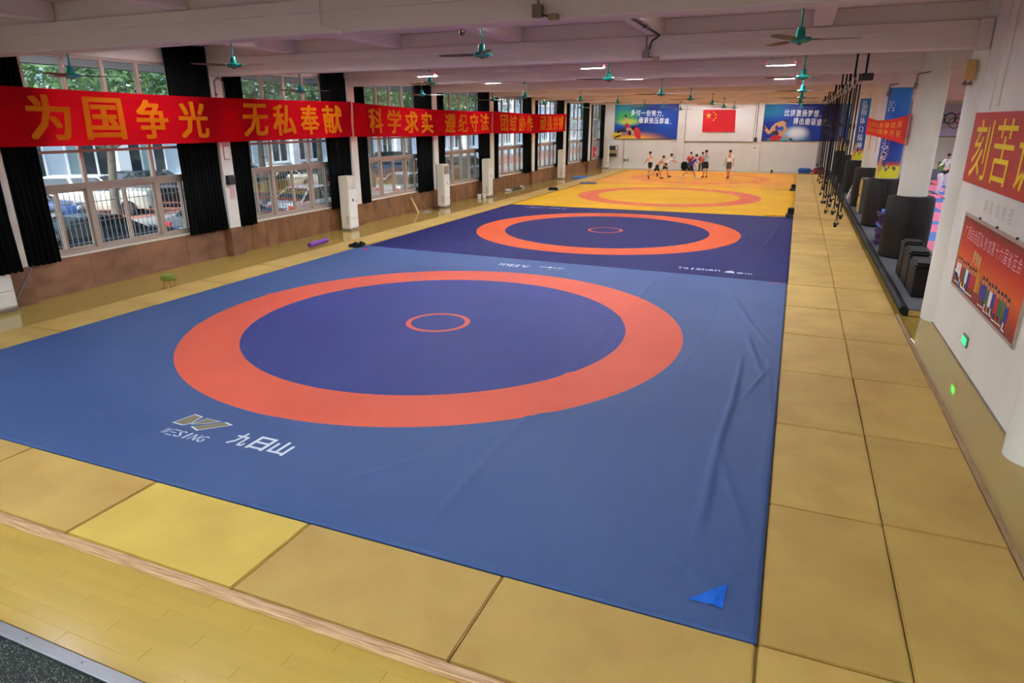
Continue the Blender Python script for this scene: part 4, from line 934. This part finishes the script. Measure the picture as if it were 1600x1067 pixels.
t = thing('wall_pipe', 'grey pipe bent down the pilaster beside the first wide curtain', 'pipe', (XL+.24, 10.35, 0)); MB().tube([(0, -.25, 4.1), (0, -.25, 4.65), (0, -.1, 4.75), (0, .05, 4.65), (0, .05, 4.1)], .02, 8).build('tube', mConduit, t, smooth=True); MB().box(-.01, -.28, 4.3, .02, -.2, 4.34).build('clip', mIron, t)
t = thing('drain_hose', 'grey hose slanting down the plywood beside the half-hidden air conditioner', 'hose', (XL+.26, 4.3, 0)); MB().tube([(0, .15, .72), (.0, -.1, .4), (.02, -.32, .12)], .016, 8).build('tube', M('hose_grey', (110, 112, 110), .6), t, smooth=True); MB().tube([(0, .15, .7), (0, .17, .76)], .022, 8).build('coupling', mIron, t)

# ------------------------------------------------------------------ the neighbouring hall
mPink = M('pink_foam_mat', (236, 110, 150), .6); mBlueM = M('blue_foam_mat', (36, 110, 200), .6)
pp = MB().box(.005, .005, 0, .995, .995, .03).mesh('puzzle_mat', mPink, bevel=.006); pb = pp.copy(); pb.materials[0] = mBlueM
for iy in range(13, 50):
    for ix in range(3, 12):
        if abs(ix+.5-(3.8+(iy-17)*.18)) > 1.7: continue
        blue = (iy//2+ix) % 3 == 0 if iy > 24 else (iy//2) % 2 == 0
        o = obj('puzzle_mat', pb if blue else pp); o.location = (ix+.75, iy, FZ+.002)
        tag(o, ('blue' if blue else 'pink')+' foam mat square on the floor of the neighbouring hall', 'floor mat', ('blue' if blue else 'pink')+' foam squares')
t = thing('wall_panel', 'pale lilac wall panel carrying the interlocked rings', 'wall panel', (10, YB-.04, 0)); MB().box(-4.5, -.02, 2.55, 4.5, .02, 4.6).build('board', M('lilac_paint', (206, 198, 232), .7), t); MB().box(-4.5, -.03, 2.5, 4.5, .02, 2.56).build('edge_strip', mConduit, t)
for px, py, cl, nm in ((1468, 185, (30, 90, 180), 'blue'), (1484.7, 185, (26, 26, 30), 'black'), (1501, 185, (200, 40, 50), 'red'), (1475.5, 192, (226, 176, 50), 'yellow'), (1491.5, 192, (30, 130, 70), 'green')):
    q = onY(px, py, YB-.08); m = MB(); N = 32
    m.tube([(.34*math.cos(2*math.pi*i/N), 0, .34*math.sin(2*math.pi*i/N)) for i in range(N+1)], .035, 6, cap=False); o = m.build('ring', M('ring_'+nm, cl, .4), t); o.location = (q.x-10, -.04-(.01 if nm in ('yellow', 'green') else 0), q.z)
t = thing('crate_stack', 'stacked green plastic crates on a grey bench in the neighbouring hall', 'crate', (8.9, 46.5, FZ+.033))
MB().box(-.9, -.3, 0, .9, .3, .62).build('bench', M('bench_grey', (104, 104, 112), .6), t, bevel=.02)
for i in range(3):
    for j in range(2): MB().box(-.55+.6*j, -.22, .63+.17*i, .0+.6*j, .22, .78+.17*i).build('crate', M('crate_green', (90, 150, 40), .5), t, bevel=.01)

# ------------------------------------------------------------------ people
mHair = M('black_hair', (18, 15, 14), .6); mShoeW = M('white_shoe', (228, 228, 226), .5); mShoeR = M('dark_red_shoe', (128, 28, 26), .5); mShoeK = M('black_shoe', (22, 22, 24), .5)
def skin_mesh(name, verts, edges, radii, mat, root=0, sub=1):
    me = bpy.data.meshes.new(name); me.from_pydata(verts, edges, []); o = bpy.data.objects.new(name, me); C.objects.link(o)
    sk = o.modifiers.new('skin', 'SKIN'); sk.use_smooth_shade = True
    for i, r in enumerate(radii): me.skin_vertices[0].data[i].radius = (r, r) if not isinstance(r, tuple) else r
    me.skin_vertices[0].data[root].use_root = True
    if sub: s = o.modifiers.new('sub', 'SUBSURF'); s.levels = sub; s.render_levels = sub
    dg = bpy.context.evaluated_depsgraph_get(); m2 = bpy.data.meshes.new_from_object(o.evaluated_get(dg)); m2.name = name
    bpy.data.objects.remove(o); m2.materials.clear(); m2.materials.append(mat)
    m2.polygons.foreach_set('use_smooth', [True]*len(m2.polygons)); return m2
def person(label, loc, face, height=1.7, lean=0, twist=0, legs=((0, 0), (0, 0)), arms=((0, 10, 10), (0, 10, 10)), shirt=None, shorts=None, shoes=mShoeK, trousers=False, seat=None, head=0, sleeves=.5, skin=mSkin, group='people playing on the amber mat'):
    """legs: (thigh swing forward, knee bend); arms: (swing forward, outwards, elbow bend) for left, right; local +Y is forward"""
    s = height/1.7; V = Vector; L = R(lean)
    def rotx(v, a): return V((v.x, v.y*math.cos(a)+v.z*math.sin(a), -v.y*math.sin(a)+v.z*math.cos(a)))   # a>0 tips forward (up -> +y)
    hip = V((0, 0, 0)); up = rotx(V((0, 0, 1)), L)
    spine = hip+up*.2; chest = hip+up*.42; neck = hip+up*.54; hd0 = neck+rotx(V((0, .015, .07)), L*.5+R(head)); hd1 = neck+rotx(V((0, .02, .17)), L*.5+R(head)); hd2 = neck+rotx(V((0, .01, .25)), L*.5+R(head))
    vs = [hip, spine, chest, neck, hd0, hd1, hd2]; rad = [(.145, .105), (.125, .095), (.155, .105), .055, (.062, .075), (.075, .095), (.05, .06)]
    ed = [(0, 1), (1, 2), (2, 3), (3, 4), (4, 5), (5, 6)]; J = {}
    for k, sd in enumerate((-1, 1)):
        th, kn = R(legs[k][0]), R(legs[k][1]); h = hip+V((sd*.095, 0, -.06))
        d1 = V((sd*.03, math.sin(th), -math.cos(th))).normalized(); knee = h+d1*.42
        d2 = V((0, math.sin(th-kn), -math.cos(th-kn))); ank = knee+d2*.40
        fd = V((sd*.1, math.cos(th-kn), math.sin(th-kn))).normalized() if kn < 1.2 or seat else V((0, math.cos(th-kn), math.sin(th-kn)))
        toe = ank+fd*.17+d2*.045; b = len(vs)
        vs += [h, (h+knee)/2, knee, (knee*.6+ank*.4), ank, toe]; rad += [.092, .085, .058, .058, .038, (.032, .042)]
        ed += [(0, b), (b, b+1), (b+1, b+2), (b+2, b+3), (b+3, b+4), (b+4, b+5)]; J['leg%d' % k] = (h, knee, ank, toe)
    fingers = []
    for k, sd in enumerate((-1, 1)):
        sw, ou, el = (R(a) for a in arms[k]); sh = chest+rotx(V((sd*.185, 0, .05)), L)
        d1 = V((sd*math.sin(ou), math.sin(sw)*math.cos(ou), -math.cos(sw)*math.cos(ou))); elb = sh+d1*.28
        a2 = sw+el; d2 = V((sd*math.sin(ou)*.6, math.sin(a2), -math.cos(a2))).normalized(); wr = elb+d2*.25; pm = wr+d2*.07; b = len(vs)
        vs += [sh, elb, wr, pm]; rad += [.056, .042, .030, (.022, .036)]; ed += [(2, b), (b, b+1), (b+1, b+2), (b+2, b+3)]; J['arm%d' % k] = (sh, elb, wr)
        sidev = d2.cross(V((0, 0, 1))); sidev = sidev.normalized() if sidev.length > .1 else V((0, 1, 0))
        nrm = sidev.cross(d2)
        for f, (o_, ln) in enumerate(((-.027, .06), (-.009, .075), (.009, .07), (.026, .055))): fingers.append(([pm+sidev*o_+d2*.01, pm+sidev*o_*1.1+d2*(.03+ln*.5), pm+sidev*o_*1.1+d2*(.03+ln*.85)+nrm*.02], .009))
        fingers.append(([wr+sidev*.03+d2*.02, wr+sidev*.055+d2*.06, wr+sidev*.06+d2*.09], .010))
    low = min(min(J['leg0'][2].z, J['leg0'][3].z), min(J['leg1'][2].z, J['leg1'][3].z))-.045
    zoff = -low if seat is None else seat/s+.10
    T = Matrix.Scale(s, 4)@Matrix.Translation((0, 0, zoff)); W = lambda v: T@v
    t = thing('person', label, 'person', loc, R(face), group)
    body = skin_mesh('body', [W(v) for v in vs], ed, [tuple(a*s for a in r) if isinstance(r, tuple) else r*s for r in rad], skin)
    fm = MB()
    for pth, r in fingers: fm.tube([W(q) for q in pth], r*s, 6)
    nose = W(hd1+rotx(V((0, .105, -.02)), L*.5+R(head))); fm.ball(nose, .016*s, 6, 5)
    for sd in (-1, 1): fm.ball(W(hd1+rotx(V((sd*.082, 0, -.01)), L*.5+R(head))), .026*s, 6, 5, sc=(.5, .8, 1.2))
    fmesh = fm.mesh('f', skin, smooth=True); bm = bmesh.new(); bm.from_mesh(body); bm.from_mesh(fmesh); bm.to_mesh(body); bm.free(); bpy.data.meshes.remove(fmesh)
    body.polygons.foreach_set('use_smooth', [True]*len(body.polygons)); obj('body', body, t)
    hr = MB(); c = W(hd1+rotx(V((0, -.018, .035)), L*.5+R(head))); hr.ball(c, .108*s, 12, 8, sc=(.88, .98, .92)); hr.build('hair', mHair, t, smooth=True)
    ey = MB()
    for sd in (-1, 1): ey.ball(W(hd1+rotx(V((sd*.034, .093, .012)), L*.5+R(head))), .011*s, 6, 4)
    ey.build('eyes', mHair, t); mo = MB(); mo.ball(W(hd1+rotx(V((0, .088, -.055)), L*.5+R(head))), .02*s, 6, 4, sc=(1.2, .5, .35)); mo.build('mouth', M('lips', (160, 84, 76), .6), t)
    if shirt:
        sv = [hip+up*-.06, spine, chest, chest+up*.085]; sr = [(.165, .125), (.148, .115), (.175, .125), .075]; se = [(0, 1), (1, 2), (2, 3)]
        for k in (0, 1):
            sh, elb, wr = J['arm%d' % k]; b = len(sv); e1 = sh+(elb-sh)*min(1, sleeves*1.2); sv += [sh, e1]; sr += [.074, .064]; se += [(2, b), (b, b+1)]
            if sleeves > .9: sv.append(wr); sr.append(.048); se.append((b+1, b+2))
        obj('shirt', skin_mesh('shirt', [W(v) for v in sv], se, [tuple(a*s for a in r) if isinstance(r, tuple) else r*s for r in sr], shirt), t)
    if shorts:
        sv = [hip+up*.15, hip+V((0, 0, -.02))]; sr = [(.152, .115), (.165, .125)]; se = [(0, 1)]
        for k in (0, 1):
            h, kn, an, to = J['leg%d' % k]; b = len(sv); sv += [h, h+(kn-h)*.8]; sr += [.112, .10]; se += [(1, b), (b, b+1)]
            if trousers: sv += [kn, an]; sr += [.08, .065]; se += [(b+1, b+2), (b+2, b+3)]
        obj('trousers' if trousers else 'shorts', skin_mesh('shorts', [W(v) for v in sv], se, [tuple(a*s for a in r) if isinstance(r, tuple) else r*s for r in sr], shorts), t)
    for k in (0, 1):
        h, kn, an, to = J['leg%d' % k]; sm = MB(); dd = (to-an).normalized()
        sm.tube([W(an-dd*.05), W(an-dd*.03), W(an*.5+to*.5), W(to), W(to+dd*.05)], [.03*s, .05*s, .05*s, .047*s, .02*s], 10); sm.build('shoe', shoes, t, smooth=True)
    return t
def at(px, py, z=0): return onZ(px, py, z)
cPeach = M('peach_shirt', (238, 206, 186), .8); cBlack = M('black_shorts', (20, 20, 24), .8); cBlue = M('royal_blue_shirt', (28, 70, 190), .8); cGrey = M('pale_grey_shirt', (186, 196, 206), .8); cWhite = M('white_shirt', (240, 236, 230), .8)
cBrownS = M('grey_shorts', (96, 84, 80), .8); cRed = M('red_jacket', (200, 28, 36), .8); cNavy = M('navy_trousers', (26, 28, 44), .8); cGi = M('white_gi', (236, 238, 246), .85)
p = at(1015, 275); person('person in a pale peach shirt and dark shorts running with arms bent', (p.x, p.y, .012), 45, 1.66, 8, 0, ((-30, 55), (32, 12)), ((-30, 30, 70), (50, 35, 60)), cPeach, cBlack, mShoeW)
p = at(1025, 280); person('bare-chested person in black shorts lunging forward at a run', (p.x, p.y, .012), -60, 1.66, 42, 0, ((40, 30), (-38, 18)), ((60, 15, 20), (20, 10, 40)), None, cBlack, mShoeR)
p = at(1038, 277.5); person('person in a white shirt bending behind the bare-chested runner', (p.x, p.y, .012), -65, 1.66, 38, 0, ((35, 30), (-30, 30)), ((65, 10, 10), (50, 20, 20)), cWhite, cBlack, mShoeK)
p = at(1078, 280); person('person in a royal blue shirt and black shorts striding forward', (p.x, p.y, .012), -70, 1.68, 30, 0, ((34, 8), (-40, 12)), ((40, 15, 60), (-20, 15, 50)), cBlue, cBlack, mShoeW)
p = at(1101, 278.5); person('person in a pale grey shirt and black shorts standing upright', (p.x, p.y, .012), 40, 1.68, 4, 0, ((3, 2), (-3, 2)), ((10, 8, 20), (20, 8, 40)), cGrey, cBlack, mShoeR)
p = at(1137, 280); person('person in a white shirt and grey shorts walking alone', (p.x, p.y, .012), 165, 1.7, -2, 0, ((14, 4), (-12, 14)), ((-8, 10, 10), (8, 10, 10)), cWhite, cBrownS, mShoeR)
for px, lab, dx in ((1078, 'person in a red jacket and dark trousers sitting at the back wall', 0), (1096, 'person in red sitting behind the standing one in grey', 0)):
    p = at(px, 266.5, FZ); p.y = 49.6
    q = onY(px, 262, 49.6); ch = thing('folding_chair', 'black chair at the back wall under the person in the red jacket' if px == 1078 else 'black chair at the back wall behind the standing person in grey', 'chair', (q.x, 49.75, FZ), 0, 'chairs at the back wall')
    MB().box(-.21, -.2, .42, .21, .2, .46).build('seat', mBlk, ch, bevel=.01); MB().box(-.21, .19, .55, .21, .22, .92).build('backrest', mBlk, ch, bevel=.01)
    for a in (-.19, .19):
        MB().tube([(a, -.18, 0), (a, -.16, .42)], .014, 6).build('leg', mIron, ch); MB().tube([(a, .22, 0), (a, .19, .45), (a, .21, .9)], .014, 6).build('leg', mIron, ch)
    person(lab, (q.x, 49.72, FZ), 180, 1.7, -4, 0, ((88, 88), (84, 80)), ((35, 8, 70), (35, 8, 70)), cRed, cNavy, mShoeK, trousers=True, seat=.46, sleeves=1, group='people sitting at the back wall')
person('person in a white martial arts suit in the neighbouring hall', (onY(1479, 270, 41).x, 41, FZ+.033), 150, 1.72, 10, 0, ((10, 5), (-6, 5)), ((30, 10, 40), (30, 10, 40)), cGi, cGi, mShoeW, trousers=True, sleeves=1, group='people in the neighbouring hall')
person('person in a black top bending over in the neighbouring hall', (onY(1466, 290, 36).x, 36, FZ+.033), -60, 1.65, 55, 0, ((25, 20), (-5, 10)), ((60, 10, 20), (60, 10, 20)), cBlack, cGi, mShoeW, trousers=True, group='people in the neighbouring hall')

# ------------------------------------------------------------------ outside: ground, eave, building, trees, parked cars
GZ = -.3
mAsph = M('pale_concrete', (150, 148, 146), .85, var=.2, scale=.6); mPave = M('red_paving', (176, 108, 92), .85, var=.25, scale=2)
gr = struct(MB().box(-60, -25, GZ-.3, XL-.25, 110, GZ).build('ground', mAsph))
struct(MB().box(-31.5, -20, GZ, -26.0, 105, GZ+.02).build('paving', mPave))
ez = onX(30, 97, -17.2).z
ev = struct(MB().box(-17.2, -12, ez, XL-.25, 60, ez+.16).build('eave', M('eave_grey', (140, 140, 146), .8)))
MB().box(-17.25, -12, ez-.02, -17.18, 60, ez+.3).build('fascia', M('fascia_grey', (120, 120, 128), .7), ev)
bl = thing('building', 'pale blue-white building with rows of windows across the parking alley', 'building', (-33.5, 0, 0))
mFac = M('pale_facade', (206, 220, 226), .8, var=.06, scale=.5); mFacW = M('white_facade', (236, 238, 238), .8); mPaneD = M('dark_pane', (52, 62, 66), .08, spec=.8); mCurt2 = M('pale_blind', (150, 172, 172), .7)
MB().box(-8, -10, GZ, 0, 110, 11).build('wall', mFac, bl)
MB().box(0, -10, 4.2, .35, 110, 4.7).build('floor_band', mFacW, bl); MB().box(-8, -10, 11, .6, 110, 11.4).build('roof_slab', mFacW, bl); MB().box(0, -10, GZ, .12, 110, .75).build('plinth', mFacW, bl)
for k in range(34):
    y = -6+3.4*k
    if k % 2 == 0: MB().box(0, y-.35, GZ, .4, y+.35, 11).build('pier', mFacW, bl)
    for z0, z1 in ((1.0, 3.6), (5.7, 8.3)):
        if y < 2: continue
        yc = y+1.7; w = MB()
        for a in (-1.15, -.38, .38, 1.15): w.box(.0, yc+a-.04, z0, .09, yc+a+.04, z1)
        for z in (z0, z1, z1-.7): w.box(.0, yc-1.19, z-.04, .09, yc+1.19, z+.04)
        w.box(.0, yc-1.3, z0-.14, .22, yc+1.3, z0-.04)
        wo = w.build('window', mFacW, bl)
        for j, a in enumerate((-1.15, -.385, .38)): MB().box(.0, yc+a, z0, .02, yc+a+.77, z1).build('pane', mCurt2 if (k*3+j) % 4 == 1 else mPaneD, wo)
def tree(px, py, x, lab, h=8, r=3.4, seed=1, n=3300, lean=0):
    rn = random.Random(seed); p = onX(px, py, x); t = thing('tree', lab, 'tree', (x, p.y, GZ), 0, 'trees in the parking alley')
    b = MB(); tr = [(0, 0, 0), (.1*lean, .05, 1.5), (.3*lean, .1, 3.0), (.5*lean, .1, h*.55), (.5*lean, 0, h*.8)]
    b.tube(tr, [.2, .16, .14, .11, .05], 10)
    tips = []
    for k in range(9):
        a = rn.uniform(0, 6.28); z0 = rn.uniform(2.9, h*.6); L = rn.uniform(1.3, 2.6)
        e = Vector((math.cos(a)*L, math.sin(a)*L, z0+rn.uniform(.9, 2.2))); b.tube([(.3*lean, .1, z0), (e.x*.5, e.y*.5, z0+.5), e], [.08, .055, .03], 6); tips.append(e)
    b.build('trunk', M('bark', (122, 112, 98), .9, var=.3, scale=9), t, smooth=True)
    vs = []; fs = []
    for i in range(n):
        c = rn.choice(tips) if rn.random() < .65 else Vector((0, 0, h*.75))
        q = c+Vector((rn.gauss(0, r*.34), rn.gauss(0, r*.38), rn.gauss(.3, .75)))
        if q.z < 4.0: continue
        s = rn.uniform(.09, .2); d = Vector((rn.gauss(0, 1), rn.gauss(0, 1), rn.gauss(-.4, .6))).normalized(); sd = d.cross(Vector((rn.gauss(0, 1), rn.gauss(0, 1), rn.gauss(0, 1)))).normalized()
        k = len(vs); vs += [q, q+d*s+sd*s*.4, q+d*s*2.1, q+d*s-sd*s*.4]; fs.append((k, k+1, k+2, k+3))
    me = bpy.data.meshes.new('foliage'); me.from_pydata(vs, [], fs); me.materials.append(M('leaf_green', (58, 90, 46), .5, rgb2=(98, 130, 80), scale=.9, trans=.35)); tag(obj('foliage', me, t), kind='stuff')
tree(172, 290, -24.5, 'leafy tree with a mottled trunk behind the pale SUV outside', 8.5, 3.8, 1, 4000, 1); tree(40, 270, -22, 'leafy tree outside beyond the near end of the first window', 8, 3.6, 2); tree(410, 270, -24.5, 'leafy tree with a thick trunk outside the second window', 8.5, 3.8, 3, 3800)
tree(580, 250, -24.5, 'leafy tree outside the near side of the third window', 8, 3.6, 4); tree(722, 240, -24, 'forked tree outside the fourth window', 7.5, 3.2, 5, 3800, -1); tree(300, 270, -25, 'leafy tree hidden by the curtains between the first two windows', 8.5, 3.6, 6); tree(500, 260, -25.0, 'leafy tree outside the far side of the second window', 8.5, 3.6, 7); tree(640, 240, -25.0, 'leafy tree outside the far side of the third window', 8, 3.4, 8, 4000)
mTyre = M('tyre', (24, 24, 26), .8); mRim = M('rim', (176, 178, 182), .3, .8); mCarGlass = M('car_glass', (18, 24, 28), .05, spec=.8); mLens = M('lamp_lens', (214, 220, 226), .1); mTail = M('tail_lens', (170, 20, 26), .2); mPlate = M('number_plate', (30, 70, 190), .4)
def car(loc, heading, paint, label, suv=False, W=1.0):
    t = thing('car', label, 'car', loc, heading, 'parked cars'); L, w, hb, hr = (4.6, .92, 1.08, 1.72) if suv else (4.5, .88, .92, 1.42); zb = .28 if suv else .2
    st = [(-L/2, .55, .82), (-L/2+.12, .95, .93), (-L*.33, 1, .98), (-.2, 1, 1), (L*.2, 1, .98), (L*.40, .86 if not suv else .95, .96), (L/2-.1, .78 if not suv else .9, .9), (L/2, .5, .80)]
    vs = []
    for y, th, ww in st:
        zt = zb+(hb-zb)*th; W_ = w*ww
        vs += [(-W_*.9, y, zb), (-W_, y, zb+.22), (-W_*.99, y, zt-.14), (-W_*.84, y, zt), (W_*.84, y, zt), (W_*.99, y, zt-.14), (W_, y, zb+.22), (W_*.9, y, zb)]
    n = 8; fs = [(i*n+j, i*n+(j+1) % n, (i+1)*n+(j+1) % n, (i+1)*n+j) for i in range(len(st)-1) for j in range(n)]+[tuple(range(n)), tuple((len(st)-1)*n+j for j in range(n))[::-1]]
    MB().add(vs, fs).build('body', paint, t, smooth=True)
    yb0, yb1, yf1, yf0 = (-L/2+.15, -L/2+.4, .35, L*.24) if suv else (-L*.40, -L*.24, .25, L*.24)
    zz = hb-.03; B = [(yb0, w*.84, zz), (yf0, w*.84, zz)]; T = [(yb1, w*.66, hr), (yf1, w*.66, hr)]
    cv = [(-B[0][1], yb0, zz), (B[0][1], yb0, zz), (B[1][1], yf0, zz), (-B[1][1], yf0, zz), (-T[0][1], yb1, hr-.05), (T[0][1], yb1, hr-.05), (T[1][1], yf1, hr-.04), (-T[1][1], yf1, hr-.04), (-T[0][1]*.8, yb1+.2, hr), (T[0][1]*.8, yb1+.2, hr), (T[1][1]*.8, yf1-.25, hr), (-T[1][1]*.8, yf1-.25, hr)]
    MB().add(cv, [(0, 1, 5, 4), (1, 2, 6, 5), (2, 3, 7, 6), (3, 0, 4, 7), (4, 5, 9, 8), (5, 6, 10, 9), (6, 7, 11, 10), (7, 4, 8, 11), (8, 9, 10, 11), (3, 2, 1, 0)]).build('cabin', paint, t)
    def gl(pts, name, off):
        c = sum((Vector(p) for p in pts), Vector())/len(pts); o = Vector(off)
        MB().prism([c+(Vector(p)-c)*.9+o*.01 for p in pts], -o*.015).build(name, mCarGlass, t)
    V = [Vector(c) for c in cv]
    gl([V[3], V[2], V[6], V[7]], 'windshield', (0, .6, .8)); gl([V[0], V[1], V[5], V[4]], 'rear_window', (0, -.6, .8))
    for s, (a, b, c, d) in ((1, (1, 2, 6, 5)), (-1, (0, 3, 7, 4))):
        m1_ = V[a].lerp(V[b], .5); m2_ = V[d].lerp(V[c], .5)
        gl([V[a], m1_, m2_, V[d]], 'side_window', (s, 0, .2)); gl([m1_, V[b], V[c], m2_], 'side_window', (s, 0, .2))
        MB().ball((s*(w+.06), L*.2, hb+.03), .09, 8, 6, sc=(.8, .6, .7)).build('mirror', paint, t, smooth=True)
    for sx in (-1, 1):
        for y in (-L*.29, L*.31):
            wm = MB().lathe([(.18, -.1), (.31, -.1), (.33, -.06), (.33, .06), (.31, .1), (.18, .1)], 20, mat=Matrix.Translation((sx*(w-.07), y, .33))@Matrix.Rotation(R(90), 4, 'Y')).build('wheel', mTyre, t, smooth=True)
            MB().lathe([(.02, sx*.1), (.19, sx*.09), (.2, sx*.1)], 12, mat=Matrix.Translation((sx*(w-.07), y, .33))@Matrix.Rotation(R(90), 4, 'Y')).build('rim', mRim, wm)
    zt = zb+(hb-zb)*.62
    for s in (-1, 1):
        MB().box(s*w*.6-.17, L/2-.14, zt-.06, s*w*.6+.17, L/2-.03, zt+.08).build('headlight', mLens, t, bevel=.02); MB().box(s*w*.62-.13, -L/2+.0, zt-.02, s*w*.62+.13, -L/2+.1, zt+.12).build('tail_light', mTail, t, bevel=.02)
    g = MB().box(-.42, L/2-.06, zb+.22, .42, L/2+.01, zt-.05).build('grille', mDark, t)
    for k in range(3): MB().box(-.4, L/2+.01, zb+.27+.09*k, .4, L/2+.02, zb+.3+.09*k).build('bar', mRim, g)
    MB().box(-.22, L/2+.01, zb+.1, .22, L/2+.025, zb+.22).build('number_plate', mPlate, t); MB().box(-.75, L/2-.08, zb-.02, .75, L/2-.01, zb+.12).build('bumper', mDark, t, bevel=.02)
P_white = M('paint_white', (216, 212, 200), .15); P_black = M('paint_black', (26, 28, 32), .1); P_silver = M('paint_silver', (168, 174, 180), .18, .5); P_grey = M('paint_grey', (86, 92, 100), .15, .3); P_blue = M('paint_blue', (40, 64, 110), .12)
def cpos(px, py, x): q = onX(px, py, x); return (x, q.y, GZ+.02)
hd = math.atan2(-.8, .6)
def nxt(c, dy, x=None): return (x or c[0], c[1]+dy, c[2])
c0 = cpos(150, 300, -28.6)
car(c0, hd, P_white, 'white SUV with blue number plate parked behind the mottled tree', True); car(nxt(c0, 3.3), hd, P_black, 'black SUV parked beside the white SUV', True); car(nxt(c0, 6.4), hd, P_silver, 'silver car parked beyond the black SUV'); car(nxt(c0, -3.2), hd, P_blue, 'dark blue car parked on the near side of the white SUV')
c0 = (-18.7, 8.9, GZ)
car(c0, 0, P_black, 'black sedan parked close under the first window'); gy = c0[1]+5.0; car(nxt(c0, 5.0), 0, P_grey, 'grey sedan parked below the far end of the first window')
c0 = (-18.8, gy+4.9, GZ)
car(c0, 0, P_silver, 'silver sedan parked close under the second window')
c0 = cpos(385, 282, -28.9)
car(c0, hd, P_black, 'black SUV behind the thick tree trunk', True); car(nxt(c0, 3.2), hd, P_white, 'white car parked between two black ones'); car(nxt(c0, 6.5), hd, P_black, 'black car parked across from the second window')
c0 = (-18.8, gy+12.6, GZ)
car(c0, 0, P_silver, 'silver sedan parked close under the third window'); car(nxt(c0, 5.3), 0, P_black, 'black sedan parked under the far side of the third window')
c0 = cpos(590, 260, -28.8)
car(c0, hd, P_blue, 'dark blue car parked across from the third window'); car(nxt(c0, 3.3), hd, P_black, 'black SUV parked across from the third window', True)
car(cpos(728, 268, -21), 0, P_grey, 'grey SUV parked under the fourth window', True); car(cpos(690, 262, -24), 0, P_white, 'white car parked beyond the fourth window')
